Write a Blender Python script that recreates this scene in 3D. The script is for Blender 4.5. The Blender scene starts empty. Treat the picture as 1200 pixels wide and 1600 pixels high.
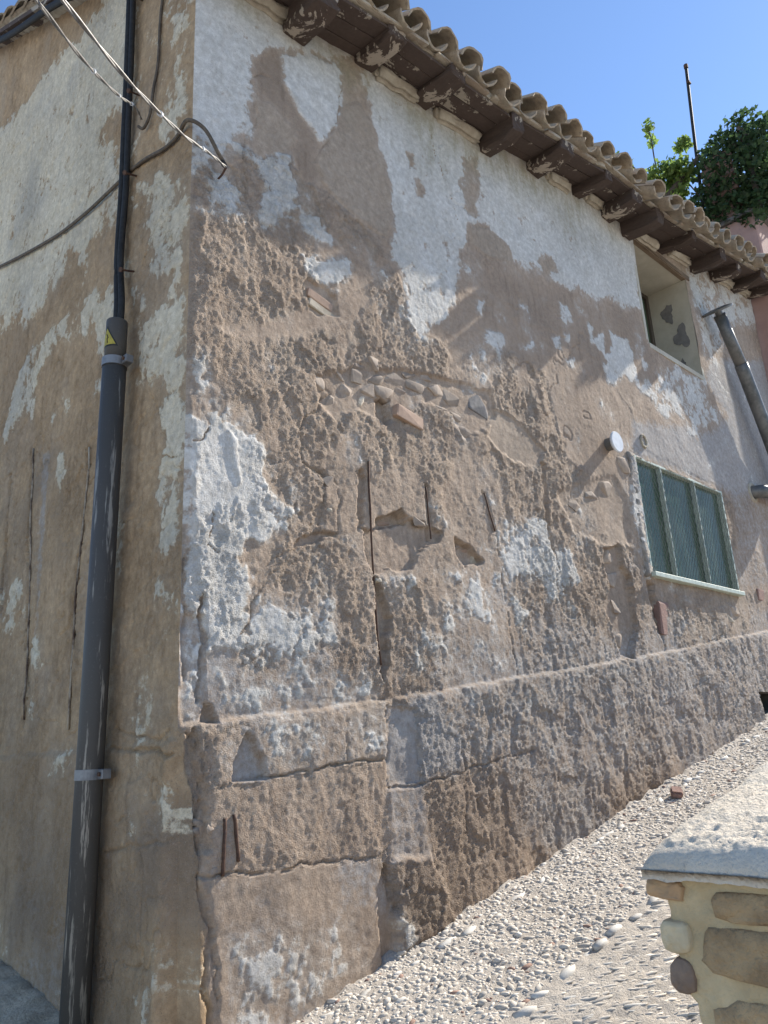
import bpy, bmesh, math, random
import numpy as np
from mathutils import Vector, Matrix, Euler

# ------------------------------------------------------------------ camera, sky, sun, exposure
scene = bpy.context.scene
COL = scene.collection
CAM = Vector((-1.96504, -3.48405, 1.6))
cam_d = bpy.data.cameras.new('camera')
cam = bpy.data.objects.new('camera', cam_d); COL.objects.link(cam)
_f = Vector((0.6709941, 0.68280856, 0.2890318)); _r = Vector((0.72287545, -0.68915953, -0.05010223)); _u = Vector((-0.16497878, -0.24255229, 0.95600752))
cam.matrix_world = Matrix(((_r.x, _u.x, -_f.x, CAM.x), (_r.y, _u.y, -_f.y, CAM.y), (_r.z, _u.z, -_f.z, CAM.z), (0, 0, 0, 1)))
cam_d.sensor_fit = 'VERTICAL'; cam_d.sensor_height = 24.0; cam_d.lens = 24.0 * 1225 / 1600
cam_d.clip_start = 0.05; cam_d.clip_end = 3000
scene.camera = cam
SUN_EL, SUN_AZ = math.radians(39.0), math.radians(10.5)        # azimuth measured from the long wall (+x) towards the street (-y)
sun_dir = Vector((math.cos(SUN_EL) * math.cos(SUN_AZ), -math.cos(SUN_EL) * math.sin(SUN_AZ), math.sin(SUN_EL)))
world = bpy.data.worlds.new('World'); scene.world = world; world.use_nodes = True
nt = world.node_tree; nt.nodes.clear()
sky_n = nt.nodes.new('ShaderNodeTexSky'); sky_n.sky_type = 'NISHITA'; sky_n.sun_disc = False
sky_n.sun_elevation = SUN_EL; sky_n.sun_rotation = math.atan2(sun_dir.x, sun_dir.y)
sky_n.altitude = 600; sky_n.air_density = 1.0; sky_n.dust_density = 0.1; sky_n.ozone_density = 4.5
bg = nt.nodes.new('ShaderNodeBackground'); bg.inputs['Strength'].default_value = 0.14
wo = nt.nodes.new('ShaderNodeOutputWorld')
nt.links.new(sky_n.outputs[0], bg.inputs[0]); nt.links.new(bg.outputs[0], wo.inputs[0])
sun_l = bpy.data.lights.new('sun', 'SUN'); sun_l.energy = 5.0; sun_l.angle = math.radians(0.53); sun_l.color = (1.0, 0.94, 0.84)
sun_o = bpy.data.objects.new('sun', sun_l); COL.objects.link(sun_o)
sun_o.rotation_euler = (-sun_dir).to_track_quat('-Z', 'Y').to_euler(); sun_o.location = (6, -6, 14)
vs = scene.view_settings; vs.view_transform = 'Standard'; vs.look = 'None'; vs.gamma = 1.0; vs.exposure = 0.78; vs.use_curve_mapping = False
scene.cycles.max_bounces = 6; scene.cycles.diffuse_bounces = 4; scene.cycles.caustics_reflective = False; scene.cycles.caustics_refractive = False

random.seed(7); rng = np.random.default_rng(7)

# ------------------------------------------------------------------ measured wall features (metres: along the wall, height)
RIGHT_PATCHES=[
 ([(-0.292,7.481),(-0.06,5.223),(-0.0,5.235),(0.165,5.257),(0.362,5.353),(0.476,5.313),(0.77,5.48),(0.854,5.321),(1.029,5.351),(1.263,5.266),(1.629,5.251),(1.737,4.994),(1.828,4.624),(1.919,4.497),(2.2,4.818),(2.431,5.111),(2.797,5.167),(3.14,5.112),(3.843,5.238),(4.493,5.186),(5.064,4.792),(5.143,4.39),(7.066,4.318),(7.228,4.07),(7.773,3.838),(14.661,4.859),(30.516,23.755),(6.114,14.246)],{'R':0.12,'H':0.004},0.02),
 ([(1.823,4.569),(2.434,5.142),(3.172,5.315),(3.872,5.384),(4.529,5.34),(5.112,4.734),(4.9,4.197),(4.696,3.89),(4.242,3.894),(3.738,3.968),(3.627,4.397),(3.547,4.748),(3.088,4.784),(2.562,4.636),(2.175,4.586)],{'R':0.22,'D':0.35},0.03),
 ([(2.483,5.282),(3.216,5.593),(5.64,6.123),(5.776,5.609),(5.064,4.792),(4.034,4.639),(3.098,4.849),(2.513,4.879)],{'D':0.45},0.05),
 ([(5.032,4.677),(5.99,4.893),(7.019,5.079),(7.598,5.401),(7.112,5.786),(7.432,6.155),(13.209,8.059),(11.178,4.856),(7.324,4.087),(7.193,4.287),(4.916,4.255)],{'R':0.05,'G':0.85},0.05),
 ([(7.239,4.312),(11.328,5.093),(10.418,3.657),(7.057,3.058)],{'R':0.4,'G':0.5},0.04),
 ([(-0.292,7.481),(-0.013,5.237),(0.165,5.257),(0.362,5.418),(0.451,5.533),(0.452,5.757),(0.478,5.865),(0.479,6.126),(0.669,6.311),(1.214,6.654),(1.435,6.745),(1.582,6.139),(1.592,5.982),(1.653,5.88),(1.617,5.643),(1.674,5.499),(1.728,5.314),(1.69,5.167),(1.773,5.02),(1.844,4.808),(1.905,4.492),(2.055,4.681),(2.282,4.89),(2.41,5.132),(2.459,5.559),(2.597,5.692),(2.616,5.841),(2.948,5.935),(3.217,5.893),(3.3,5.762),(3.642,5.808),(4.002,5.825),(4.484,5.913),(4.875,6.016),(5.225,6.068),(5.729,6.181),(5.774,6.591),(5.918,7.895),(6.114,14.246)],{'W':0.8},0.022),
 ([(7.217,7.771),(7.988,8.126),(14.607,10.263),(13.423,8.396),(8.607,7.095),(8.047,6.742),(7.605,6.12),(7.225,6.087)],{'W':0.62},0.06),
 ([(0.469,6.102),(0.669,6.328),(0.69,6.229),(0.682,6.071),(0.774,5.965),(0.828,5.871),(0.941,5.83),(1.013,5.723),(0.95,5.544),(1.022,5.454),(0.886,5.302),(0.779,5.412),(0.755,5.54),(0.801,5.653),(0.732,5.757),(0.571,5.802),(0.468,5.858)],{'W':0,'T':0,'D':0.55,'R':0.1,'H':-0.004},0.008),
 ([(0.686,6.3),(1.212,6.609),(1.242,6.41),(1.189,6.055),(1.074,5.781),(0.997,5.769),(0.942,5.847),(0.829,5.888),(0.775,5.987),(0.682,6.054)],{'W':0.9,'H':0.006},0.006),
 ([(0.452,5.768),(0.587,5.79),(0.731,5.74),(0.801,5.653),(0.744,5.534),(0.689,5.449),(0.466,5.338)],{'W':0.05,'T':0.55,'R':0.08,'H':0.003},0.01),
 ([(1.213,6.188),(1.413,6.339),(1.559,6.204),(1.574,6.014),(1.657,5.942),(1.687,5.679),(1.705,5.457),(1.629,5.251),(1.397,5.251),(1.251,5.288),(1.076,5.36),(1.003,5.428),(0.961,5.529),(1.075,5.798),(1.188,6.037)],{'W':0.05,'T':0.6,'R':0.06,'H':0.008},0.008),
 ([(2.625,6.472),(2.865,6.641),(2.893,6.379),(2.788,6.056),(2.628,5.944),(2.569,6.141)],{'W':0.18,'T':0.5},0.02),
 ([(2.616,5.841),(2.948,5.935),(3.217,5.893),(3.264,5.713),(2.951,5.641),(2.648,5.633)],{'W':0.02,'T':0.6,'R':0.05,'H':0.006},0.008),
 ([(3.651,5.972),(3.926,6.094),(3.984,5.954),(3.744,5.802)],{'W':0.1,'T':0.5},0.012),
 ([(1.902,6.191),(1.997,6.183),(2.025,6.073),(1.949,6.05)],{'W':0,'D':0.3},0.006),
 ([(2.032,5.983),(2.073,5.943),(2.052,5.797),(1.998,5.769)],{'W':0,'D':0.3},0.006),
 ([(1.695,5.236),(1.894,5.398),(2.571,5.68),(2.431,5.111),(2.281,4.878),(1.919,4.497),(1.844,4.808),(1.773,5.02)],{'W':0.74,'H':-0.004,'R':0.25},0.01),
 ([(-0.014,5.251),(0.202,5.259),(0.226,5.176),(0.136,5.045),(0.007,4.945)],{'W':0.75},0.02),
 ([(0.101,5.025),(0.237,5.033),(0.34,4.983),(0.331,4.828),(0.231,4.709),(0.14,4.787)],{'W':1.0},0.014),
 ([(0.441,5.283),(0.753,5.476),(0.775,5.202),(0.762,5.093),(0.665,4.92),(0.489,4.858),(0.565,5.092),(0.49,5.201)],{'W':0.88},0.02),
 ([(0.012,4.713),(0.44,4.93),(0.665,4.92),(0.562,4.798),(0.369,4.729),(0.1,4.622)],{'W':0.6},0.03),
 ([(0.89,5.03),(0.975,5.082),(1.055,4.956),(0.931,4.923)],{'W':0.85},0.012),
 ([(0.834,4.754),(0.982,4.796),(1.232,4.881),(1.257,4.789),(1.132,4.6),(1.003,4.617),(0.868,4.648)],{'W':0.85},0.014),
 ([(1.25,5.02),(1.374,5.05),(1.338,4.965)],{'W':0.62},0.012),
 ([(0.187,3.963),(0.604,4.178),(0.808,4.337),(1.323,4.689),(1.476,4.688),(1.311,4.471),(0.803,4.128),(0.461,3.964)],{'R':0.15,'D':0.1,'H':-0.002},0.04),
 ([(-0.004,3.704),(0.074,3.789),(0.159,3.599),(0.223,3.461),(0.043,3.392)],{'W':0.5},0.03),
 ([(-0.01,3.337),(0.174,3.401),(0.253,3.372),(0.312,3.313),(0.499,3.339),(0.507,3.191),(0.59,3.033),(0.713,2.962),(0.656,2.859),(0.543,2.748),(0.457,2.717),(0.394,2.744),(0.332,2.628),(0.435,2.534),(0.423,2.431),(0.386,2.266),(0.358,2.184),(0.238,2.118),(0.164,2.077),(0.115,2.138),(0.018,2.292)],{'W':0.86,'R':0.75,'H':0.006},0.014),
 ([(-0.018,3.339),(0.056,3.339),(0.067,2.662),(0.002,2.619)],{'R':0.08,'W':0.6,'G':0.6},0.008),
 ([(0.253,3.36),(0.312,3.305),(0.347,3.05),(0.33,3.028),(0.279,3.243)],{'H':0.012,'R':0.1,'W':0.9},0.004),
 ([(0.007,2.291),(0.134,2.301),(0.142,1.888),(0.116,1.772),(0.005,1.773)],{'W':0.5,'G':0.6,'R':0.2,'H':-0.01},0.01),
 ([(0.48,3.038),(0.658,3.014),(0.703,2.944),(0.633,2.856),(0.479,2.85)],{'W':0.75},0.03),
 ([(0.435,2.429),(0.672,2.488),(0.998,2.444),(1.012,2.183),(0.796,2.031),(0.455,2.121),(0.394,2.236)],{'W':0.58,'G':0.55,'R':0.5},0.06),
 ([(0.595,2.319),(0.713,2.317),(0.702,2.195),(0.614,2.191)],{'W':0.7},0.02),
 ([(0.165,2.045),(0.888,2.033),(1.328,1.951),(1.324,1.887),(0.791,1.84),(0.187,1.78)],{'W':0.52,'G':0.6,'R':0.28},0.05),
 ([(1.564,2.19),(2.017,2.19),(1.967,2.03),(1.55,2.02)],{'W':0.6,'G':0.4},0.04),
 ([(2.677,3.194),(3.106,3.316),(3.335,3.273),(3.358,3.065),(3.668,3.079),(3.683,2.883),(3.509,2.774),(3.382,2.595),(3.212,2.627),(3.181,2.782),(2.932,2.79),(2.631,2.782)],{'W':0.72,'G':0.3},0.03),
 ([(2.734,2.647),(2.921,2.63),(2.932,2.231),(2.884,2.135),(2.72,2.175)],{'W':0.5,'G':0.2},0.02),
 ([(1.921,2.79),(2.561,2.918),(2.585,2.08),(1.904,2.02)],{'W':0.42,'G':0.35},0.08),
 ([(2.665,5.115),(2.753,5.149),(2.709,5.011),(2.633,4.994)],{'W':0.8},0.006),
 ([(3.257,5.381),(3.412,5.343),(3.419,5.216),(3.321,5.198)],{'W':0.65},0.008),
 ([(2.915,5.09),(3.057,5.156),(3.059,5.05),(2.944,4.99)],{'W':0.6},0.008),
 ([(2.775,4.886),(3.001,4.906),(2.917,4.697),(2.799,4.699),(2.706,4.743)],{'W':0.62},0.012),
 ([(3.196,4.895),(3.445,4.98),(3.443,4.916),(3.207,4.849)],{'W':0.62},0.008),
 ([(3.65,5.571),(3.731,5.569),(3.677,5.446),(3.615,5.489)],{'W':0.62},0.008),
 ([(3.935,5.594),(4.079,5.615),(4.164,5.493),(4.037,5.411),(3.932,5.475)],{'W':0.68},0.008),
 ([(3.754,5.206),(3.903,5.226),(3.915,5.076),(3.785,5.052)],{'W':0.72},0.007),
 ([(3.92,4.997),(4.124,5.051),(4.08,4.95),(3.928,4.934)],{'W':0.68},0.008),
 ([(3.976,5.272),(4.089,5.299),(4.064,5.181),(3.98,5.185)],{'W':0.65},0.006),
 ([(4.436,5.543),(4.516,5.537),(4.513,5.42),(4.764,5.568),(4.745,5.342),(4.918,5.437),(4.901,5.617),(5.026,5.609),(5.298,5.643),(5.343,5.467),(5.312,5.118),(5.155,5.123),(5.053,5.223),(4.883,5.011),(4.679,4.978),(4.632,5.175),(4.767,5.233),(4.64,5.306),(4.474,5.357)],{'W':0.8},0.008),
 ([(5.499,5.487),(5.654,5.491),(5.598,5.395),(5.487,5.399)],{'W':0.75},0.006),
 ([(5.283,5.109),(5.447,5.211),(5.671,5.264),(5.897,5.53),(6.41,5.693),(7.205,5.797),(7.198,5.638),(6.985,5.448),(7.533,5.472),(7.515,5.336),(7.036,5.125),(6.624,4.834),(6.367,4.834),(6.426,5.047),(6.017,4.977),(5.816,4.81),(5.583,4.973)],{'W':0.56,'G':0.4},0.022),
 ([(2.737,4.152),(2.99,4.165),(3.272,4.006),(3.399,3.95),(3.276,3.778),(2.925,3.757),(2.73,3.821),(2.622,3.903)],{'R':0.08,'T':0.45,'H':-0.006,'W':0.02},0.02),
 ([(4.92,4.269),(5.109,4.271),(5.177,3.716),(5.042,3.021),(4.89,3.005),(4.824,3.275),(4.747,3.642)],{'R':0.5,'W':0.5,'G':0.7,'H':0.015},0.006),
 ([(0.189,1.704),(0.453,1.761),(1.373,1.839),(1.353,1.548),(0.852,1.526),(0.452,1.482),(0.21,1.464)],{'R':0.45,'G':0.4,'D':0.05,'T':0.1,'W':0.36,'H':0.01},0.008),
 ([(0.123,1.441),(0.452,1.473),(0.852,1.513),(1.352,1.53),(1.531,1.128),(1.196,1.047),(0.872,1.057),(0.451,1.062),(0.137,1.082)],{'R':0.55,'G':0.25,'D':0.25,'H':0.004},0.008),
 ([(0.097,1.076),(0.451,1.051),(0.871,1.045),(1.209,1.029),(1.307,0.885),(1.354,0.716),(1.315,0.318),(0.742,0.067),(0.116,0.243)],{'R':0.1,'T':0.25,'D':0.1,'H':0.012},0.008),
 ([(0.254,0.788),(0.525,0.823),(0.681,0.797),(1.015,0.696),(1.097,0.545),(0.918,0.464),(0.595,0.37),(0.243,0.33)],{'W':0.52,'G':0.3},0.06),
 ([(1.266,1.005),(1.304,0.984),(1.361,0.812),(1.316,0.533),(1.23,0.458),(1.223,0.865)],{'H':-0.04},0.012),
 ([(1.316,1.016),(1.629,1.013),(1.769,0.751),(1.806,0.574),(1.331,0.53),(1.349,0.782)],{'H':0.03,'T':0.1},0.02),
 ([(1.336,0.735),(1.446,0.734),(1.483,0.565),(1.34,0.522)],{'W':0.6},0.015),
 ([(1.362,1.828),(1.591,1.839),(1.619,1.389),(1.342,1.389)],{'R':0.25,'G':0.8,'H':-0.012},0.008),
 ([(1.352,1.381),(1.608,1.389),(1.691,0.971),(1.315,0.999)],{'R':0.4,'G':0.6,'H':0.008},0.01),
 ([(1.93,2.27),(8.929,3.236),(7.853,1.297),(4.816,1.316),(3.265,1.083),(2.645,1.096),(1.913,1.542)],{'G':0.55,'D':0.2,'W':0.25},0.1),
 ([(1.79,1.509),(2.724,1.13),(3.086,1.013),(2.178,0.69),(1.755,0.617),(1.623,0.944)],{'D':0.55},0.08),
 ([(6.211,2.978),(7.258,3.114),(7.054,2.66),(5.309,2.427)],{'R':0.6,'T':0.3,'G':0.2},0.03),
 ([(0.282,1.48),(0.289,1.573),(0.371,1.718),(0.406,1.698),(0.496,1.489)],{'H':-0.04,'R':0.03,'G':0.7,'T':0,'W':0},0.004),
 ([(0.19,1.86),(0.228,1.764),(0.127,1.766),(0.146,1.869)],{'H':-0.05,'R':0.1,'G':0.4,'W':0},0.004),
 ([(1.333,2.615),(1.38,2.579),(1.419,2.502),(1.467,2.397),(1.421,2.144),(1.377,1.967),(1.339,2.122),(1.319,2.393)],{'H':-0.055,'R':0.1,'T':0.3,'W':0},0.006),
 ([(1.238,3.324),(1.283,3.347),(1.303,3.307),(1.27,2.916),(1.238,2.932)],{'H':-0.035,'R':0.1,'W':0},0.006),
 ([(1.397,3.013),(1.48,3.044),(1.644,3.107),(1.695,3.062),(1.863,3.048),(1.921,3.053),(2.024,3.032),(1.976,2.951),(1.875,2.91),(1.801,2.864),(1.733,2.789),(1.677,2.708),(1.55,2.668),(1.501,2.696),(1.384,2.641),(1.334,2.636),(1.271,2.751),(1.264,2.919),(1.376,2.945)],{'H':-0.036,'R':0.3,'W':0,'G':0.15},0.007),
 ([(1.397,3.013),(1.48,3.044),(1.644,3.107),(1.693,3.035),(1.375,2.932)],{'H':-0.05,'R':0.1,'D':0.2,'T':0.25},0.006),
 ([(2.141,2.994),(2.271,2.985),(2.414,2.923),(2.469,2.902),(2.403,2.846),(2.22,2.795),(2.15,2.893)],{'H':-0.055,'R':0.2,'W':0},0.006),
 ([(0.731,2.726),(0.742,2.777),(0.794,2.831),(0.916,2.869),(1.056,2.871),(0.914,2.814),(0.816,2.768)],{'H':-0.03,'R':0.1,'W':0},0.006),
 ([(1.866,3.35),(1.897,3.337),(1.911,2.946),(1.872,2.941)],{'H':-0.022,'R':0.1},0.004),
 ([(2.496,3.43),(2.555,3.416),(2.637,3.127),(2.588,3.109)],{'H':-0.022,'R':0.1},0.004),
 ([(3.338,3.82),(3.393,3.821),(3.351,3.401),(3.396,3.07),(3.348,3.058),(3.295,3.392)],{'H':-0.02,'R':0.1},0.005),
 ([(1.454,3.87),(1.579,3.92),(1.586,3.764),(1.503,3.718),(1.458,3.753)],{'H':-0.06,'R':0.05,'D':0.2},0.006),
 ([(0.866,4.55),(0.92,4.582),(1.13,4.56),(1.146,4.409),(0.966,4.341),(0.871,4.361)],{'H':-0.018,'R':0.05,'T':0.3},0.008),
 ([(0.924,3.875),(1.29,4.083),(1.792,4.204),(2.214,4.273),(2.718,4.304),(2.772,4.106),(2.378,3.79),(2.184,4.0),(1.907,4.0),(1.577,3.738),(1.272,3.749),(1.073,3.628),(0.945,3.703)],{'H':-0.018,'R':0.25,'D':0.1},0.02),
 ([(4.161,3.203),(4.443,3.284),(4.447,3.086),(4.589,2.984),(4.58,2.705),(4.564,2.49),(4.397,2.251),(4.231,2.234),(4.16,2.487),(4.069,2.663),(4.225,2.863),(4.156,3.01)],{'H':-0.045,'R':0.12,'T':0.15,'W':0},0.01),
 ([(4.89,3.005),(4.997,2.955),(5.017,2.501),(5.01,2.441),(4.939,2.526),(4.868,2.85)],{'H':-0.06,'R':0.1},0.006),
 ([(3.519,3.6),(4.546,3.989),(4.766,3.71),(4.657,3.314),(4.138,3.241),(3.744,3.298)],{'H':-0.012,'R':0.4,'T':0.2},0.03),
 ([(-0.022,1.768),(0.081,1.736),(0.151,1.439),(0.088,1.444),(0.135,1.186),(0.174,0.882),(0.204,0.719),(0.228,0.212),(-0.095,0.302),(-0.088,1.74)],{'R':0.15,'D':0.1,'T':0.15,'G':0,'W':0,'H':-0.012},0.012),
 ([(0.03,1.723),(0.082,1.721),(0.12,1.558),(0.152,1.382),(0.169,1.182),(0.094,1.191),(0.061,1.446)],{'R':0.6,'D':0.35,'H':-0.035},0.012),
 ([(7.011,1.963),(9.486,2.188),(8.802,1.11),(6.855,1.63)],{'D':0.5},0.02),
]
LEFT_PATCHES=[
 ([(10.584,9.824),(5.469,8.659),(3.429,7.925),(2.922,7.871),(2.37,7.719),(1.818,7.618),(1.57,7.611),(1.225,7.637),(0.896,7.458),(0.847,6.665),(0.831,6.042),(1.238,6.254),(1.27,6.071),(0.828,5.495),(0.832,5.236),(0.963,5.133),(1.157,5.114),(1.43,5.212),(1.784,5.322),(1.889,5.236),(2.167,5.061),(2.657,5.162),(3.504,5.466),(9.318,7.605)],{'W':0.75},0.05),
 ([(5.17,9.986),(3.108,8.808),(2.091,8.148),(1.638,7.671),(2.177,7.816),(2.77,7.89),(3.44,7.973),(4.045,8.209),(5.673,9.278)],{'W':0.12,'D':0.15,'R':0.2},0.06),
 ([(2.946,4.233),(2.749,4.622),(2.506,4.783),(2.032,4.801),(1.528,4.756),(1.262,4.729),(0.859,4.579),(0.843,4.241),(0.898,4.081),(0.967,3.882),(1.145,3.813),(1.273,4.047),(1.49,4.131),(1.62,3.936),(1.782,4.245),(2.077,4.574),(2.235,4.421),(2.184,4.294),(2.274,4.115),(2.595,4.253),(2.804,4.075)],{'W':0.62,'H':0.003},0.03),
 ([(1.79,4.639),(1.218,4.385),(0.898,4.081),(1.02,3.948),(1.365,3.987),(2.056,4.142),(2.153,4.389)],{'W':0.15,'D':0.25},0.05),
 ([(4.508,5.737),(3.335,5.455),(2.506,5.104),(2.575,4.783),(2.928,4.457),(4.194,4.782)],{'D':0.35,'T':0.1,'H':-0.01,'R':0.5},0.04),
 ([(0.635,5.267),(0.321,5.14),(0.049,4.973),(0.005,4.634),(0.068,4.267),(0.014,3.556),(0.023,3.185),(0.006,2.687),(0.087,2.62),(0.225,2.685),(0.271,2.965),(0.258,3.184),(0.19,3.239),(0.269,3.36),(0.309,3.511),(0.218,3.576),(0.32,3.675),(0.529,3.774),(0.598,4.311),(0.578,4.577),(0.473,4.614)],{'W':0.66,'T':0.4},0.025),
 ([(0.242,2.532),(0.135,2.545),(0.027,2.474),(0.072,2.351),(0.237,2.354),(0.287,2.386)],{'W':0.55,'T':0.3},0.02),
 ([(0.57,4.48),(0.18,4.325),(0.206,4.123),(0.525,4.231)],{'W':0.1,'D':0.15},0.02),
 ([(0.667,4.815),(0.432,4.615),(0.459,4.423),(0.63,4.487)],{'W':0.08,'D':0.2},0.02),
 ([(0.489,6.71),(0.018,6.287),(0.011,5.509),(0.079,5.315),(0.369,5.521),(0.489,6.031)],{'W':0.3,'D':0.1},0.05),
 ([(0.322,6.908),(0.164,6.308),(0.2,6.203),(0.31,6.381)],{'W':0.65},0.02),
 ([(0.163,6.28),(0.036,6.143),(0.056,6.054),(0.157,6.15)],{'W':0.6},0.01),
 ([(0.23,5.987),(0.105,5.912),(0.136,5.704),(0.244,5.788)],{'W':0.55},0.02),
 ([(0.325,5.746),(0.092,5.621),(0.04,5.287),(0.29,5.169),(0.488,5.399)],{'W':0.45},0.04),
 ([(0.309,5.205),(0.113,5.218),(0.051,5.035),(0.18,5.025)],{'W':0.05,'D':0.2},0.02),
 ([(1.742,3.687),(1.651,3.668),(1.58,3.497),(1.672,3.407),(1.754,3.5)],{'W':0.6,'T':0.3},0.008),
 ([(2.971,2.95),(2.43,2.973),(2.093,2.839),(2.103,2.615),(2.258,2.504),(2.876,2.612)],{'W':0.52,'G':0.3},0.04),
 ([(1.942,2.503),(1.766,2.395),(1.695,2.242),(1.786,2.17),(1.937,2.268)],{'W':0.6,'G':0.2},0.015),
 ([(1.92,2.08),(1.789,2.077),(1.751,1.886),(1.902,1.891)],{'W':0.65,'G':0.2},0.008),
 ([(1.576,1.724),(1.267,1.748),(1.07,1.618),(1.179,1.482),(1.46,1.518)],{'W':0.35,'G':0.3},0.04),
 ([(0.116,1.493),(-0.033,1.506),(-0.097,1.368),(-0.016,1.284),(0.074,1.309)],{'W':0.62,'T':0.2},0.02),
 ([(0.527,1.296),(0.266,1.391),(0.225,1.276),(0.515,1.177)],{'W':0.4},0.05),
 ([(0.102,0.822),(-0.119,0.873),(-0.177,0.757),(-0.02,0.686)],{'W':0.5},0.03),
 ([(0.278,0.748),(0.097,0.746),(0.02,0.606),(0.131,0.391),(0.276,0.362)],{'W':0.42},0.06),
 ([(3.233,1.856),(0.646,1.738),(0.585,1.173),(1.288,1.072),(2.97,1.057)],{'D':0.45,'G':0.15},0.12),
 ([(2.839,0.658),(1.467,0.565),(0.923,0.348),(2.529,-0.285)],{'G':0.5,'D':0.2},0.1),
 ([(0.126,1.566),(0.033,1.637),(-0.045,1.62),(-0.056,1.52),(0.097,1.493)],{'H':0.012,'D':0.1},0.012),
 ([(0.025,0.68),(-0.228,0.788),(-0.295,0.564),(-0.035,0.4)],{'H':-0.015,'D':0.1},0.012),
 ([(2.289,3.91),(2.25,3.908),(2.103,2.886),(1.915,1.876),(1.948,1.878),(2.14,2.894)],{'H':-0.035,'D':0.6,'W':0},0.005),
 ([(2.094,3.838),(1.919,3.792),(1.902,3.212),(1.861,2.492),(1.923,2.415),(2.035,3.244)],{'H':-0.006,'G':0.6,'W':0.2},0.006),
 ([(1.261,3.604),(1.236,3.596),(1.217,2.557),(1.219,1.764),(1.247,1.766),(1.245,2.562)],{'H':-0.035,'D':0.6,'W':0},0.005),
 ([(2.724,3.832),(2.686,3.821),(2.626,3.185),(2.596,2.691),(2.637,2.698),(2.669,3.194)],{'H':-0.035,'D':0.6,'W':0},0.005),
]
RIGHT_CRACKS=[
 ([(0.779,3.361),(0.804,3.561),(0.865,3.616),(0.932,3.647),(0.972,3.755)],0.008,0.018),
 ([(0.796,3.262),(0.779,3.361)],0.006,0.015),
 ([(0.796,3.262),(0.919,3.239),(0.978,3.214),(0.954,3.11),(0.928,2.935),(0.916,2.861)],0.008,0.018),
 ([(0.919,3.239),(1.03,3.229),(1.08,3.176),(1.056,2.871)],0.006,0.012),
 ([(0.731,2.726),(0.631,2.686),(0.564,2.647),(0.516,2.601)],0.007,0.015),
 ([(0.585,2.577),(0.498,2.47),(0.423,2.382),(0.406,2.268),(0.354,2.217)],0.005,0.014),
 ([(2.643,2.807),(2.664,2.593),(2.673,2.311),(2.697,2.174),(2.711,2.029)],0.007,0.016),
 ([(2.633,3.101),(2.646,2.93)],0.006,0.016),
 ([(3.386,3.069),(3.417,2.95),(3.457,2.742),(3.484,2.433)],0.005,0.01),
 ([(0.114,1.872),(0.132,2.044),(0.136,2.204),(0.112,2.299),(0.125,2.399)],0.012,0.03),
 ([(0.014,2.587),(0.011,2.421),(0.032,2.293),(0.019,2.133),(0.03,1.979)],0.012,0.02),
 ([(1.256,6.437),(1.175,6.029),(1.062,5.762),(0.962,5.556)],0.005,0.012),
 ([(2.225,6.575),(2.282,6.344),(2.345,6.185),(2.443,5.979),(2.489,5.811)],0.004,0.009),
 ([(0.047,3.233),(0.085,3.235),(0.143,3.317)],0.006,0.015),
 ([(0.171,2.853),(0.154,2.674),(0.213,2.627)],0.005,0.012),
 ([(0.452,1.479),(0.654,1.505),(0.852,1.523),(1.151,1.539),(1.353,1.544)],0.006,0.02),
 ([(1.631,1.391),(1.839,1.412),(2.089,1.456),(2.392,1.502),(2.795,1.541)],0.007,0.016),
 ([(0.137,1.079),(0.451,1.057),(0.646,1.055),(0.871,1.051),(1.209,1.035)],0.006,0.016),
 ([(1.361,1.821),(1.359,1.637),(1.332,1.39)],0.01,0.02),
 ([(1.591,1.839),(1.602,1.63),(1.619,1.389)],0.008,0.014),
 ([(1.352,1.381),(1.488,1.386),(1.62,1.392)],0.012,0.025),
 ([(1.042,1.769),(1.022,1.545)],0.006,0.01),
 ([(2.008,1.306),(1.994,1.081)],0.008,0.014),
 ([(2.374,1.858),(2.391,1.731)],0.008,0.012),
 ([(0.081,1.736),(0.12,1.587),(0.15,1.454),(0.105,1.329),(0.093,1.246),(0.135,1.158),(0.117,1.079)],0.012,0.03),
 ([(0.117,1.079),(0.14,0.941),(0.175,0.855),(0.164,0.726),(0.146,0.628),(0.182,0.469),(0.179,0.274)],0.014,0.035),
 ([(0.175,0.855),(0.197,0.72),(0.223,0.56)],0.006,0.02),
 ([(4.443,3.284),(4.503,3.171),(4.57,3.0),(4.602,2.825)],0.008,0.025),
 ([(4.568,2.502),(4.361,2.239)],0.008,0.02),
 ([(5.007,2.47),(5.022,2.323)],0.008,0.02),
 ([(5.853,2.423),(6.363,2.582)],0.005,0.012),
 ([(5.115,2.15),(5.013,1.917),(4.739,1.805)],0.006,0.012),
 ([(4.537,2.877),(4.545,2.702)],0.01,0.02),
 ([(1.248,3.318),(1.253,3.21),(1.224,3.077),(1.226,2.909)],0.008,0.02),
 ([(0.976,3.868),(1.054,3.801),(0.945,3.725),(0.927,3.654)],0.006,0.012),
 ([(1.206,4.127),(1.23,4.04),(1.114,3.933)],0.005,0.01),
 ([(5.564,3.511),(5.609,3.315),(5.904,3.15),(6.003,2.824),(6.219,2.607)],0.01,0.012),
]
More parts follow.
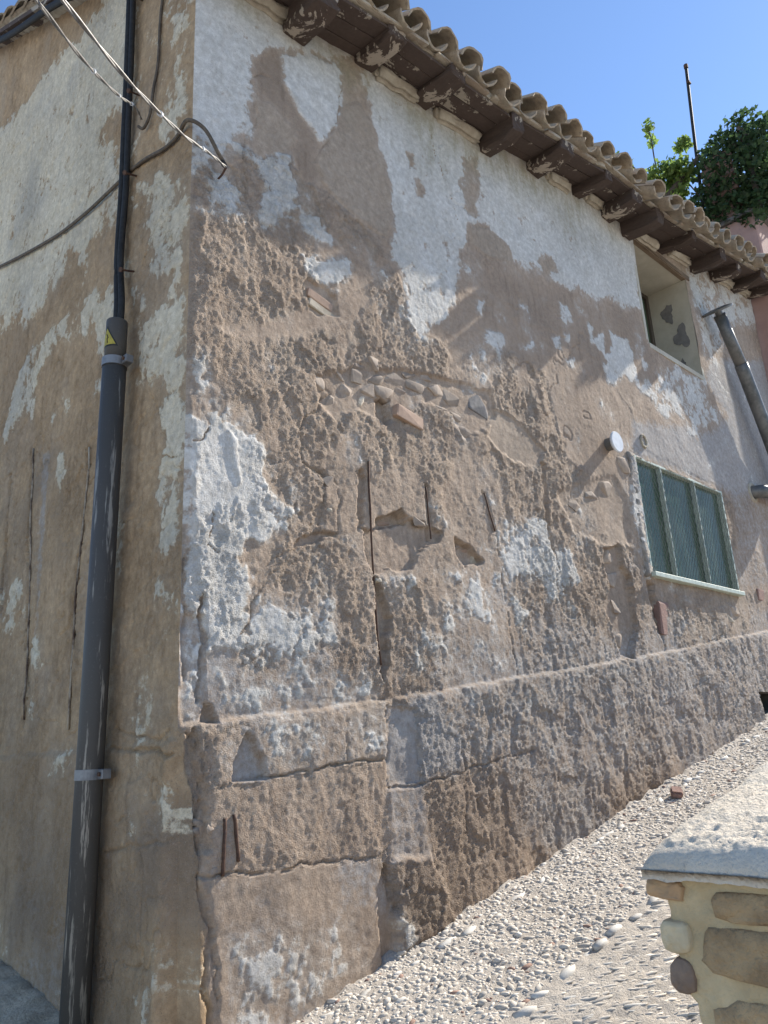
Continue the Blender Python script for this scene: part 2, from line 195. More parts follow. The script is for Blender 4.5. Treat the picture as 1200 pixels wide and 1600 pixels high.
LEFT_CRACKS=[
 ([(0.654,1.68),(0.492,1.661),(0.353,1.65),(0.221,1.658),(0.106,1.63),(0.02,1.622)],0.012,0.03),
 ([(0.649,1.771),(0.393,1.727),(0.16,1.692),(0.069,1.742)],0.006,0.015),
 ([(0.657,1.17),(0.448,1.195),(0.253,1.224),(0.07,1.24),(-0.017,1.251)],0.007,0.015),
 ([(-0.007,1.122),(-0.028,1.044),(-0.049,0.968),(-0.063,0.918)],0.01,0.02),
 ([(0.054,1.172),(0.016,1.12),(0.071,1.063)],0.007,0.015),
 ([(-0.05,1.52),(-0.082,1.45),(-0.11,1.341),(-0.157,1.262),(-0.195,1.108)],0.014,0.03),
 ([(-0.206,1.096),(-0.193,1.031),(-0.169,0.954),(-0.09,0.921)],0.01,0.02),
 ([(0.025,0.68),(-0.014,0.587),(-0.01,0.466)],0.008,0.02),
 ([(0.26,2.692),(0.265,2.571),(0.277,2.435)],0.004,0.01),
 ([(0.258,3.184),(0.174,3.196),(0.082,3.149)],0.004,0.008),
 ([(1.965,1.879),(1.974,1.719),(2.028,1.562)],0.007,0.015),
 ([(1.224,1.765),(1.157,1.62),(1.202,1.516),(1.269,1.378)],0.006,0.012),
 ([(1.765,2.168),(1.712,1.904),(1.573,1.868),(1.377,1.857)],0.007,0.014),
 ([(1.521,1.854),(1.527,1.778),(1.423,1.737)],0.006,0.012),
 ([(1.239,2.21),(1.102,2.139),(1.076,2.081)],0.004,0.01),
 ([(4.019,8.106),(3.451,8.021),(3.168,8.285),(3.209,8.645)],0.005,0.01),
 ([(2.286,4.36),(2.384,4.206),(2.696,4.095)],0.006,0.012),
]
LEDGE=[(-0.121,1.74),(0.046,1.752),(0.242,1.776),(0.453,1.793),(0.881,1.83),(1.376,1.88),(1.958,1.948),(2.652,2.037),(3.493,2.135),(4.535,2.268),(5.288,2.365),(6.335,2.514),(7.614,2.696),(10.986,3.24)]
STONES=[(1.453,4.048,0.074,0.059,0,'s',0.42),
 (1.635,4.089,0.11,0.056,8,'s',0.62),
 (1.369,3.931,0.072,0.063,0,'s',0.55),
 (1.538,3.957,0.1,0.059,0,'s',0.48),
 (1.704,4.001,0.059,0.041,0,'s',0.42),
 (1.332,3.808,0.041,0.066,0,'p',0.85),
 (1.863,4.098,0.116,0.058,0,'s',0.4),
 (2.234,4.119,0.105,0.066,10,'s',0.45),
 (2.56,4.136,0.138,0.097,30,'d',0.2),
 (2.078,4.137,0.087,0.048,0,'s',0.38),
 (2.289,3.966,0.06,0.043,0,'s',0.5),
 (1.263,4.008,0.076,0.058,0,'s',0.4),
 (2.367,3.876,0.092,0.049,0,'s',0.6),
 (0.96,3.854,0.058,0.064,0,'s',0.42),
 (1.056,3.721,0.06,0.068,10,'s',0.55),
 (1.132,3.971,0.067,0.047,0,'s',0.4),
 (1.193,3.865,0.068,0.052,0,'s',0.38),
 (1.29,4.083,0.065,0.044,0,'s',0.36),
 (1.441,4.141,0.062,0.045,0,'s',0.38),
 (1.79,4.178,0.081,0.042,0,'s',0.4),
 (1.995,4.205,0.078,0.043,0,'s',0.4),
 (2.133,3.986,0.08,0.043,20,'s',0.38),
 (2.302,2.894,0.079,0.058,-20,'b',0.5),
 (2.238,2.83,0.049,0.028,10,'s',0.6),
 (2.402,2.888,0.059,0.044,30,'p',0.6),
 (2.205,2.952,0.056,0.029,0,'s',0.45),
 (4.357,3.823,0.129,0.099,0,'s',0.5),
 (4.731,4.113,0.102,0.084,0,'s',0.55),
 (3.796,3.536,0.103,0.055,0,'s',0.5),
 (4.084,3.678,0.099,0.051,0,'s',0.42),
 (4.274,3.142,0.101,0.073,0,'s',0.4),
 (4.332,2.944,0.112,0.084,0,'s',0.38),
 (4.34,2.685,0.1,0.087,0,'s',0.4),
 (4.297,2.401,0.087,0.068,0,'s',0.36),
 (1.003,3.194,0.047,0.038,0,'s',0.6),
 (0.892,3.201,0.04,0.029,0,'s',0.5),
 (1.011,2.997,0.041,0.021,0,'p',0.6),
 (1.513,3.018,0.077,0.031,0,'b',0.5),
 (1.788,3.064,0.064,0.032,0,'s',0.5),
 (1.369,2.405,0.033,0.072,0,'s',0.5),
 (1.371,2.615,0.028,0.021,0,'p',0.6),
 (6.799,2.855,0.156,0.073,0,'s',0.5),
 (6.598,2.769,0.1,0.057,0,'p',0.6),
 (0.125,1.313,0.027,0.02,0,'s',0.35),
 (0.167,1.281,0.024,0.02,0,'s',0.32),
 (0.119,1.271,0.024,0.022,0,'s',0.34),
 (0.198,1.095,0.028,0.017,0,'s',0.4)]
BRICKS=[(1.754,3.823,0.138,0.045,17,'b',0.6),
 (0.987,4.474,0.111,0.029,20,'b',0.62),
 (1.012,4.401,0.128,0.027,22,'p',0.65),
 (5.151,2.649,0.143,0.163,-6,'r',0.4),
 (7.625,3.112,0.138,0.072,0,'r',0.4)]
RIGHT_RODS=[(1.325, 3.392, 1.347, 2.084, 0.006), (1.877, 3.333, 1.892, 2.957, 0.005), (2.524, 3.41, 2.613, 3.123, 0.005), (0.241, 1.322, 0.23, 1.069, 0.008), (0.291, 1.335, 0.314, 1.123, 0.008)]
LEFT_RODS=[(2.252, 3.888, 1.947, 1.898, 0.007), (1.238, 3.574, 1.248, 1.802, 0.007)]

# ------------------------------------------------------------------ helpers
def tag(o, label=None, cat=None, group=None, kind=None):
    if label: o['label'] = label
    if cat: o['category'] = cat
    if group: o['group'] = group
    if kind: o['kind'] = kind
    return o

def empty(name, loc=(0, 0, 0)):
    o = bpy.data.objects.new(name, None); COL.objects.link(o); o.location = loc; o.empty_display_size = 0.2
    return o

def link(name, me, parent=None, mat=None):
    o = bpy.data.objects.new(name, me); COL.objects.link(o)
    if mat is not None and not me.materials: me.materials.append(mat)
    if parent is not None:
        o.parent = parent
        o.matrix_parent_inverse = Matrix.Translation(-parent.location)      # every parent is unrotated
    return o

def mesh_from(name, verts, faces, smooth=False):
    me = bpy.data.meshes.new(name); me.from_pydata([tuple(map(float, v)) for v in verts], [], [tuple(int(i) for i in f) for f in faces]); me.update()
    if smooth: me.shade_smooth()
    return me

def obj(name, bm, mat, parent=None, smooth=False):
    bmesh.ops.recalc_face_normals(bm, faces=bm.faces[:])
    me = bpy.data.meshes.new(name); bm.to_mesh(me); bm.free()
    if smooth: me.shade_smooth()
    return link(name, me, parent, mat)

def box_bm(c, s, rot=None, bevel=0.0, jitter=0.0, bm=None, seg=1):
    own = bm is None
    b = bmesh.new()
    bmesh.ops.create_cube(b, size=1.0)
    for v in b.verts: v.co = Vector((v.co.x * s[0], v.co.y * s[1], v.co.z * s[2]))
    if bevel: bmesh.ops.bevel(b, geom=b.edges[:], offset=bevel, segments=seg, affect='EDGES')
    if jitter:
        for v in b.verts: v.co += Vector([random.uniform(-jitter, jitter) for _ in range(3)])
    if rot is not None: bmesh.ops.rotate(b, cent=(0, 0, 0), matrix=rot, verts=b.verts[:])
    bmesh.ops.translate(b, vec=Vector(c), verts=b.verts[:])
    if own: return b
    me = bpy.data.meshes.new('tmp'); b.to_mesh(me); b.free(); bm.from_mesh(me); bpy.data.meshes.remove(me)
    return bm

def tube_bm(path, rad, seg=8, bm=None, caps=True):
    """tube along a polyline; rad is a number or one radius per point"""
    bm = bm or bmesh.new()
    P = [Vector(p) for p in path]; n = len(P)
    R = rad if hasattr(rad, '__len__') else [rad] * n
    up = Vector((0.13, 0.31, 0.94)); rings = []
    for i, p in enumerate(P):
        t = (P[min(i + 1, n - 1)] - P[max(i - 1, 0)]).normalized()
        a = t.cross(up)
        if a.length < 0.05: a = t.cross(Vector((1, 0, 0)))
        a.normalize(); b = t.cross(a).normalized()
        rings.append([bm.verts.new(p + R[i] * (math.cos(2 * math.pi * k / seg) * a + math.sin(2 * math.pi * k / seg) * b)) for k in range(seg)])
    for i in range(n - 1):
        for k in range(seg):
            bm.faces.new((rings[i][k], rings[i][(k + 1) % seg], rings[i + 1][(k + 1) % seg], rings[i + 1][k]))
    if caps:
        bm.faces.new(rings[0][::-1]); bm.faces.new(rings[-1])
    return bm

def smooth_path(P, n=6):
    """Catmull-Rom through points"""
    P = [Vector(p) for p in P]; Q = [P[0]] + P + [P[-1]]; out = []
    for i in range(1, len(Q) - 2):
        for k in range(n):
            t = k / n
            a, b, c, d = Q[i - 1], Q[i], Q[i + 1], Q[i + 2]
            out.append(0.5 * ((2 * b) + (c - a) * t + (2 * a - 5 * b + 4 * c - d) * t * t + (3 * b - a - 3 * c + d) * t ** 3))
    out.append(P[-1]); return out

# vectorised noise
def _hash(ix, iy, seed):
    h = (ix.astype(np.int64) * 374761393 + iy.astype(np.int64) * 668265263 + seed * 1442695041) & 0xffffffff
    h = ((h ^ (h >> 13)) * 1274126177) & 0xffffffff
    h = ((h ^ (h >> 16)) * 2246822519) & 0xffffffff
    return ((h ^ (h >> 15)) & 0xffffff) / float(0xffffff)

def vnoise(x, y, seed=0):
    ix = np.floor(x); iy = np.floor(y); fx = x - ix; fy = y - iy
    fx = fx * fx * fx * (fx * (fx * 6 - 15) + 10); fy = fy * fy * fy * (fy * (fy * 6 - 15) + 10)
    a = _hash(ix, iy, seed); b = _hash(ix + 1, iy, seed); c = _hash(ix, iy + 1, seed); d = _hash(ix + 1, iy + 1, seed)
    return (a + (b - a) * fx) * (1 - fy) + (c + (d - c) * fx) * fy - 0.5

def fbm(x, y, seed=0, octv=4, gain=0.5):
    s = np.zeros_like(x); a = 1.0; f = 1.0
    for o in range(octv):
        s += a * vnoise(x * f + 17.3 * o, y * f - 9.1 * o, seed + o); a *= gain; f *= 2.03
    return s

def worley(x, y, seed=0):
    ix = np.floor(x); iy = np.floor(y); d1 = np.full_like(x, 9.0); idv = np.zeros_like(x)
    for dx in (-1, 0, 1):
        for dy in (-1, 0, 1):
            cx = ix + dx; cy = iy + dy
            px = cx + _hash(cx, cy, seed); py = cy + _hash(cx, cy, seed + 5)
            d = (px - x) ** 2 + (py - y) ** 2
            m = d < d1
            d1 = np.where(m, d, d1); idv = np.where(m, _hash(cx, cy, seed + 9), idv)
    return np.sqrt(d1), idv

def poly_sd(px, py, poly):
    """signed distance, positive inside"""
    P = np.array(poly); d = np.full(px.shape, 1e9); ins = np.zeros(px.shape, bool)
    for i in range(len(P)):
        a = P[i]; b = P[(i + 1) % len(P)]; e = b - a; L = e @ e + 1e-12
        t = np.clip(((px - a[0]) * e[0] + (py - a[1]) * e[1]) / L, 0, 1)
        d = np.minimum(d, (px - a[0] - t * e[0]) ** 2 + (py - a[1] - t * e[1]) ** 2)
        c = (a[1] > py) != (b[1] > py)
        with np.errstate(divide='ignore', invalid='ignore'):
            xx = (b[0] - a[0]) * (py - a[1]) / (b[1] - a[1] + 1e-12) + a[0]
        ins ^= c & (px < xx)
    d = np.sqrt(d); return np.where(ins, d, -d)

def line_d(px, py, pl):
    d = np.full(px.shape, 1e9)
    for a, b in zip(pl[:-1], pl[1:]):
        a = np.array(a); b = np.array(b); e = b - a; L = e @ e + 1e-12
        t = np.clip(((px - a[0]) * e[0] + (py - a[1]) * e[1]) / L, 0, 1)
        d = np.minimum(d, (px - a[0] - t * e[0]) ** 2 + (py - a[1] - t * e[1]) ** 2)
    return np.sqrt(d)

def sstep(a, b, x):
    t = np.clip((x - a) / (b - a), 0, 1); return t * t * (3 - 2 * t)

# ------------------------------------------------------------------ node material helper
class NT:
    def __init__(self, name):
        self.m = bpy.data.materials.new(name); self.m.use_nodes = True
        self.t = self.m.node_tree; self.b = self.t.nodes['Principled BSDF']; self.out = self.t.nodes['Material Output']
        self.tc = self.t.nodes.new('ShaderNodeTexCoord')
    def n(self, typ, **kw):
        x = self.t.nodes.new(typ)
        for k, v in kw.items(): setattr(x, k, v)
        return x
    def l(self, a, b): self.t.links.new(a, b)
    def val(self, sock, v):
        if hasattr(v, 'is_output') or isinstance(v, bpy.types.NodeSocket): self.l(v, sock)
        else: sock.default_value = v
    def noise(self, scale, detail=4, rough=0.6, coord='Object', dist=0.0, sc3=None):
        x = self.n('ShaderNodeTexNoise'); x.inputs['Scale'].default_value = scale; x.inputs['Detail'].default_value = detail
        x.inputs['Roughness'].default_value = rough; x.inputs['Distortion'].default_value = dist
        src = self.tc.outputs[coord]
        if sc3:
            mp = self.n('ShaderNodeMapping'); mp.inputs['Scale'].default_value = sc3; self.l(src, mp.inputs[0]); src = mp.outputs[0]
        self.l(src, x.inputs['Vector']); return x.outputs['Fac']
    def voro(self, scale, coord='Object', feat='F1', out='Distance'):
        x = self.n('ShaderNodeTexVoronoi'); x.feature = feat; x.inputs['Scale'].default_value = scale; self.l(self.tc.outputs[coord], x.inputs['Vector']); return x.outputs[out]
    def math(self, op, a, b=0.0, c=None, clamp=False):
        x = self.n('ShaderNodeMath', operation=op); x.use_clamp = clamp
        self.val(x.inputs[0], a); self.val(x.inputs[1], b)
        if c is not None: self.val(x.inputs[2], c)
        return x.outputs[0]
    def rng(self, v, a, b, c=0.0, d=1.0, smooth=True):
        x = self.n('ShaderNodeMapRange'); x.interpolation_type = 'SMOOTHSTEP' if smooth else 'LINEAR'
        self.val(x.inputs[0], v); x.inputs[1].default_value = a; x.inputs[2].default_value = b; x.inputs[3].default_value = c; x.inputs[4].default_value = d
        return x.outputs[0]
    def mix(self, f, a, b, mode='MIX'):
        x = self.n('ShaderNodeMix'); x.data_type = 'RGBA'; x.blend_type = mode
        self.val(x.inputs[0], f)
        for s, v in ((x.inputs[6], a), (x.inputs[7], b)):
            if isinstance(v, bpy.types.NodeSocket): self.l(v, s)
            else: s.default_value = (*v, 1.0)
        return x.outputs[2]
    def attr(self, name):
        x = self.n('ShaderNodeAttribute'); x.attribute_name = name
        s = self.n('ShaderNodeSeparateColor'); self.l(x.outputs['Color'], s.inputs[0]); return s.outputs
    def objrand(self):
        return self.n('ShaderNodeObjectInfo').outputs['Random']
    def bump(self, h, strength=0.5, dist=0.01, prev=None):
        x = self.n('ShaderNodeBump'); x.inputs['Strength'].default_value = strength; x.inputs['Distance'].default_value = dist
        self.l(h, x.inputs['Height'])
        if prev is not None: self.l(prev, x.inputs['Normal'])
        return x.outputs[0]
    def done(self, color=None, rough=0.9, normal=None, metal=0.0, spec=0.3):
        if color is not None:
            if isinstance(color, bpy.types.NodeSocket): self.l(color, self.b.inputs['Base Color'])
            else: self.b.inputs['Base Color'].default_value = (*color, 1.0)
        self.val(self.b.inputs['Roughness'], rough); self.b.inputs['Metallic'].default_value = metal
        self.b.inputs['Specular IOR Level'].default_value = spec
        if normal is not None: self.l(normal, self.b.inputs['Normal'])
        return self.m

def simple(name, c1, c2, scale=8.0, rough=0.85, bs=0.3, bd=0.006, rand=0.25, detail=6, metal=0.0, spec=0.3, sc3=None, bscale=None):
    m = NT(name); n1 = m.noise(scale, detail, 0.65, sc3=sc3); n2 = m.noise(bscale or scale * 5, 4, 0.6, sc3=sc3)
    c = m.mix(m.rng(n1, 0.35, 0.65), c1, c2)
    if rand:
        br = m.rng(m.objrand(), 0, 1, 1 - rand, 1 + rand, smooth=False)
        hs = m.n('ShaderNodeHueSaturation'); m.l(br, hs.inputs['Value']); m.l(c, hs.inputs['Color']); c = hs.outputs[0]
    return m.done(c, rough, m.bump(m.math('ADD', n1, m.math('MULTIPLY', n2, 0.6)), bs, bd), metal, spec)

# ------------------------------------------------------------------ materials
def wall_material(name, setA, setB, fine=1.0):
    """setA: street render, setB: gable render; the attribute 'tone' says which batch of plaster a spot has"""
    m = NT(name); tone = m.attr('tone')[0]
    tanA, tanB, whiteA, whiteB = [m.mix(tone, a, b) for a, b in zip(setA, setB)]
    def scl(c, k): return m.mix(1.0, c, k, 'MULTIPLY')
    A = m.attr('plaster')      # white, light tan, grey
    B = m.attr('surface')      # rough, dark brown, stain
    n_big = m.noise(1.3, 5, 0.6); n_mid = m.noise(9, 6, 0.65); n_fin = m.noise(55, 5, 0.7); n_gr = m.noise(170, 3, 0.7)
    n_str = m.noise(5, 5, 0.65, sc3=(2.2, 2.2, 0.5)); n_m2 = m.noise(24, 6, 0.7); vor = m.voro(105)
    base = m.mix(m.rng(n_big, 0.35, 0.65), tanA, tanB)
    base = m.mix(m.rng(n_mid, 0.40, 0.75, 0, 0.45), base, scl(tanA, (1.45, 1.42, 1.38)))
    base = m.mix(m.rng(n_str, 0.50, 0.72, 0, 0.5), base, scl(tanB, (0.6, 0.56, 0.53)))
    base = m.mix(m.math('MULTIPLY', A[1], 0.9), base, (0.36, 0.30, 0.235))
    brk = m.math('ADD', m.math('MULTIPLY', m.math('SUBTRACT', n_mid, 0.5), 0.75), m.math('ADD', m.math('MULTIPLY', m.math('SUBTRACT', n_fin, 0.5), 0.55), m.math('MULTIPLY', m.math('SUBTRACT', n_m2, 0.5), 0.75)))
    gf = m.rng(m.math('ADD', A[2], brk), 0.30, 0.80)
    base = m.mix(m.math('MULTIPLY', gf, 0.75), base, m.mix(n_mid, (0.31, 0.30, 0.29), (0.42, 0.41, 0.40)))
    df = m.rng(m.math('ADD', B[1], m.math('MULTIPLY', brk, 0.7)), 0.25, 0.85)
    base = m.mix(m.math('MULTIPLY', df, 0.7), base, (0.185, 0.140, 0.105))
    # lighter crumbs on rough render
    crumb = m.math('MULTIPLY', m.rng(n_fin, 0.52, 0.68), m.math('MULTIPLY', B[0], 0.38))
    base = m.mix(crumb, base, (0.47, 0.42, 0.365))
    # limewash
    wf = m.rng(m.math('ADD', A[0], m.math('MULTIPLY', brk, 0.75)), 0.40, 0.60)
    white = m.mix(m.rng(n_mid, 0.35, 0.7), whiteA, whiteB); white = m.mix(m.rng(n_big, 0.45, 0.68, 0, 0.55), white, (0.42, 0.40, 0.36))
    white = m.mix(m.rng(n_str, 0.52, 0.74, 0, 0.55), white, (0.40, 0.37, 0.32))
    white = m.mix(m.math('MULTIPLY', m.rng(n_fin, 0.62, 0.72), 0.5), white, (0.27, 0.24, 0.205))
    base = m.mix(m.math('MULTIPLY', m.rng(A[0], 0.08, 0.75, 0.0, 0.62), m.math('MULTIPLY', m.rng(brk, -0.35, 0.25, 0.45, 1.0), m.rng(tone, 0, 1, 1.0, 0.30))), base, white)      # thin chalky dusting
    col = m.mix(wf, base, white)
    # yellow water stain
    col = m.mix(m.math('MULTIPLY', B[2], m.rng(n_str, 0.35, 0.65, 0.25, 0.8)), col, (0.30, 0.27, 0.175))
    # sand grain and pores in the plaster
    col = m.mix(m.rng(n_m2, 0.34, 0.60, 0.42, 0.0), col, scl(col, (0.58, 0.54, 0.50)))
    col = m.mix(m.rng(n_m2, 0.52, 0.72, 0.0, 0.32), col, scl(col, (1.5, 1.48, 1.45)))
    col = m.mix(m.math('MULTIPLY', m.rng(n_gr, 0.30, 0.40, 1.0, 0.0), 0.35), col, (0.52, 0.47, 0.40))
    # grime specks
    col = m.mix(m.math('MULTIPLY', m.rng(n_gr, 0.58, 0.66), 0.55), col, (0.14, 0.115, 0.09))
    amp = m.rng(B[0], 0, 1, 0.20, 1.0, smooth=False)
    h = m.math('ADD', m.math('ADD', n_fin, m.math('MULTIPLY', n_gr, 0.5)), m.math('MULTIPLY', m.rng(vor, 0.0, 0.55, 0.55, 0.0), B[0]))
    h = m.math('MULTIPLY', h, amp)
    h = m.math('ADD', h, m.math('MULTIPLY', wf, 0.10))
    return m.done(col, 0.93, m.bump(h, 0.95 * fine, 0.016), spec=0.15)

M = {}
M['rwall'] = M['lwall'] = wall_material('weathered_render', ((0.400, 0.310, 0.235), (0.315, 0.240, 0.180), (0.64, 0.615, 0.57), (0.54, 0.515, 0.47)),
                                        ((0.450, 0.322, 0.198), (0.325, 0.226, 0.134), (0.69, 0.615, 0.475), (0.60, 0.52, 0.385)))
M['stone'] = simple('rubble_stone', (0.36, 0.29, 0.225), (0.27, 0.215, 0.17), 14, 0.9, 0.5, 0.006, 0.22)
M['palestone'] = simple('pale_stone', (0.52, 0.45, 0.35), (0.40, 0.34, 0.26), 14, 0.9, 0.5, 0.006, 0.12)
M['darkstone'] = simple('dark_stone', (0.15, 0.14, 0.13), (0.22, 0.20, 0.185), 16, 0.85, 0.5, 0.006, 0.1)
M['brick'] = simple('orange_brick', (0.40, 0.28, 0.205), (0.33, 0.23, 0.17), 20, 0.9, 0.5, 0.005, 0.15)
M['redbrick'] = simple('red_brick', (0.31, 0.19, 0.155), (0.25, 0.165, 0.135), 20, 0.9, 0.9, 0.012, 0.1)
M['rust'] = simple('rusty_steel', (0.10, 0.055, 0.035), (0.055, 0.032, 0.024), 60, 0.8, 0.6, 0.002, 0.1)
M['paintedrust'] = simple('lime_spattered_steel', (0.07, 0.042, 0.028), (0.40, 0.34, 0.26), 11, 0.85, 0.4, 0.002, 0.05, sc3=(1, 1, .7))

# roof tiles: ochre-grey lichen
m = NT('roof_tile_clay'); n1 = m.noise(9, 6, 0.65); n2 = m.noise(45, 5, 0.65); n3 = m.noise(3.5, 4, 0.6)
c = m.mix(m.objrand(), (0.43, 0.35, 0.255), (0.36, 0.305, 0.235))
c = m.mix(m.rng(n1, 0.42, 0.68), c, (0.26, 0.21, 0.16)); c = m.mix(m.rng(n2, 0.55, 0.70, 0, 0.5), c, (0.13, 0.11, 0.085))
c = m.mix(m.rng(n3, 0.55, 0.72, 0, 0.5), c, (0.40, 0.375, 0.28))
M['tile'] = m.done(c, 0.92, m.bump(m.math('ADD', n1, m.math('MULTIPLY', n2, 0.5)), 0.5, 0.008), spec=0.2)

def paint_wood(name, dark, pale, lo, hi, seed):
    m = NT(name); n1 = m.noise(3.6, 6, 0.7, dist=0.6); n2 = m.noise(30, 5, 0.65, sc3=(1, 1, 3)); r = m.objrand()
    f = m.rng(m.math('ADD', n1, m.math('MULTIPLY', m.math('SUBTRACT', r, 0.5), 0.10)), lo, hi)
    d = m.mix(n2, dark, tuple(x * 1.9 for x in dark))
    c = m.mix(f, d, m.mix(n2, pale, tuple(x * 0.72 for x in pale)))
    return m.done(c, 0.85, m.bump(m.math('ADD', m.math('MULTIPLY', f, 0.7), m.math('MULTIPLY', n2, 0.5)), 0.5, 0.008), spec=0.2)
M['rafter'] = paint_wood('peeling_brown_wood', (0.052, 0.038, 0.031), (0.42, 0.36, 0.29), 0.575, 0.59, 1)
M['soffit'] = paint_wood('brown_soffit_board', (0.055, 0.040, 0.033), (0.38, 0.33, 0.265), 0.585, 0.60, 2)
M['palewood'] = paint_wood('weathered_pale_board', (0.20, 0.16, 0.12), (0.46, 0.40, 0.31), 0.40, 0.55, 3)
M['eaveplaster'] = simple('eave_mortar', (0.46, 0.41, 0.32), (0.34, 0.29, 0.22), 9, 0.92, 0.6, 0.012, 0.1)
M['jamb'] = simple('pale_window_mortar', (0.35, 0.32, 0.28), (0.25, 0.22, 0.19), 14, 0.93, 0.8, 0.014, 0.0)
M['cream'] = simple('cream_plaster', (0.50, 0.46, 0.37), (0.42, 0.38, 0.30), 3, 0.92, 0.4, 0.006, 0.0)
M['greypatch'] = simple('grey_bare_patch', (0.20, 0.185, 0.17), (0.15, 0.14, 0.13), 12, 0.92, 0.5, 0.006, 0.1)
M['darkwood'] = simple('dark_window_wood', (0.06, 0.045, 0.035), (0.10, 0.08, 0.06), 14, 0.7, 0.4, 0.004, 0.1, sc3=(1, 1, .2))
M['lintel'] = simple('lintel_wood', (0.22, 0.16, 0.105), (0.13, 0.09, 0.06), 12, 0.85, 0.6, 0.008, 0.1, sc3=(.2, 1, 1))
M['greenpaint'] = simple('pale_green_paint', (0.52, 0.57, 0.48), (0.40, 0.44, 0.37), 16, 0.55, 0.3, 0.003, 0.05)
m = NT('window_glass'); n1 = m.noise(2.2, 4, 0.6); n2 = m.noise(60, 4, 0.6)
M['glass'] = m.done(m.mix(m.rng(n1, 0.35, 0.65), (0.060, 0.095, 0.058), (0.095, 0.13, 0.085)), m.rng(n2, 0.3, 0.7, 0.12, 0.30), None, spec=0.14)
M['darkroom'] = simple('dark_interior', (0.012, 0.012, 0.012), (0.02, 0.02, 0.018), 4, 0.95, 0.1, 0.002, 0)
M['wire'] = simple('zinc_wire', (0.20, 0.21, 0.20), (0.12, 0.125, 0.12), 60, 0.5, 0.2, 0.001, 0, metal=0.5)
M['zinc'] = simple('galvanised_flue', (0.17, 0.165, 0.155), (0.10, 0.10, 0.095), 9, 0.5, 0.2, 0.003, 0.05, metal=0.35, spec=0.4)
M['whiteplastic'] = simple('white_plastic', (0.62, 0.64, 0.66), (0.54, 0.56, 0.58), 20, 0.5, 0.1, 0.001, 0)
M['blackrubber'] = simple('black_cable', (0.016, 0.016, 0.016), (0.028, 0.027, 0.026), 30, 0.65, 0.2, 0.001, 0.1, spec=0.2)
M['browncable'] = simple('dusty_cable', (0.075, 0.06, 0.045), (0.13, 0.105, 0.08), 25, 0.75, 0.2, 0.001, 0.1)
M['steelcable'] = simple('grey_twisted_cable', (0.26, 0.245, 0.225), (0.16, 0.15, 0.14), 40, 0.5, 0.3, 0.001, 0.1, metal=0.4)
# conduit: grey paint with worn pale streaks
m = NT('grey_conduit_steel'); n1 = m.noise(6, 5, 0.65, sc3=(1, 1, .25)); n2 = m.noise(14, 6, 0.7, sc3=(1.6, 1.6, .12)); n3 = m.noise(80, 3, 0.6)
c = m.mix(n1, (0.060, 0.055, 0.049), (0.095, 0.087, 0.078)); c = m.mix(m.rng(n2, 0.56, 0.63, 0, 0.85), c, (0.34, 0.31, 0.265)); c = m.mix(m.rng(n3, 0.6, 0.75, 0, 0.5), c, (0.15, 0.14, 0.125))
M['conduit'] = m.done(c, m.rng(n1, 0.3, 0.7, 0.45, 0.62), m.bump(n3, 0.1, 0.002), 0.0, 0.22)
M['clamp'] = simple('zinc_clamp', (0.24, 0.24, 0.245), (0.18, 0.18, 0.185), 20, 0.5, 0.1, 0.001, 0, metal=0.5)
M['yellow'] = simple('yellow_print', (0.40, 0.33, 0.06), (0.30, 0.25, 0.05), 20, 0.6, 0.1, 0.001, 0)
M['black'] = simple('black_print', (0.02, 0.02, 0.02), (0.03, 0.03, 0.03), 20, 0.6, 0.1, 0.001, 0)

# paving mortar and pebbles
m = NT('path_mortar'); n1 = m.noise(2.2, 5, 0.6); n2 = m.noise(28, 6, 0.7); n3 = m.noise(110, 4, 0.65)
c = m.mix(m.rng(n1, 0.35, 0.65), (0.60, 0.54, 0.465), (0.52, 0.46, 0.39)); c = m.mix(m.rng(n2, 0.5, 0.70, 0, 0.5), c, (0.36, 0.32, 0.275)); c = m.mix(m.rng(n3, 0.58, 0.68, 0, 0.4), c, (0.62, 0.59, 0.55))
M['mortar'] = m.done(c, 0.95, m.bump(m.math('ADD', n2, m.math('MULTIPLY', n3, 0.7)), 1.0, 0.022), spec=0.15)
M['pebble'] = simple('river_pebble', (0.58, 0.53, 0.46), (0.48, 0.435, 0.37), 20, 0.85, 0.4, 0.004, 0.18)
M['pebblewhite'] = simple('white_pebble', (0.64, 0.61, 0.55), (0.54, 0.51, 0.455), 20, 0.7, 0.3, 0.004, 0.14)
M['pebblered'] = simple('red_pebble', (0.34, 0.22, 0.17), (0.28, 0.18, 0.14), 20, 0.8, 0.3, 0.004, 0.1)
# low wall
m = NT('low_wall_cap_cement'); n1 = m.noise(4, 5, 0.6); n2 = m.noise(60, 6, 0.75); n3 = m.voro(95)
c = m.mix(m.rng(n1, 0.3, 0.7), (0.74, 0.66, 0.54), (0.62, 0.54, 0.43)); c = m.mix(m.rng(n2, 0.54, 0.68, 0, 0.6), c, (0.31, 0.285, 0.25))
M['cap'] = m.done(c, 0.9, m.bump(m.math('SUBTRACT', m.math('MULTIPLY', n2, 1.2), m.math('MULTIPLY', n3, 0.5)), 0.8, 0.012), spec=0.2)
M['ochremortar'] = simple('ochre_mortar', (0.60, 0.465, 0.275), (0.46, 0.35, 0.20), 4.5, 0.95, 0.9, 0.014, 0.0, bscale=55)
M['lowstone'] = simple('low_wall_stone', (0.46, 0.325, 0.18), (0.31, 0.215, 0.12), 9, 0.93, 1.0, 0.02, 0.14, bscale=60)
M['lowbrick'] = simple('low_wall_brick', (0.50, 0.32, 0.17), (0.40, 0.26, 0.15), 12, 0.93, 0.5, 0.008, 0.1)
M['lowpale'] = simple('low_wall_pale_stone', (0.62, 0.51, 0.33), (0.52, 0.42, 0.27), 12, 0.93, 0.6, 0.012, 0.1)
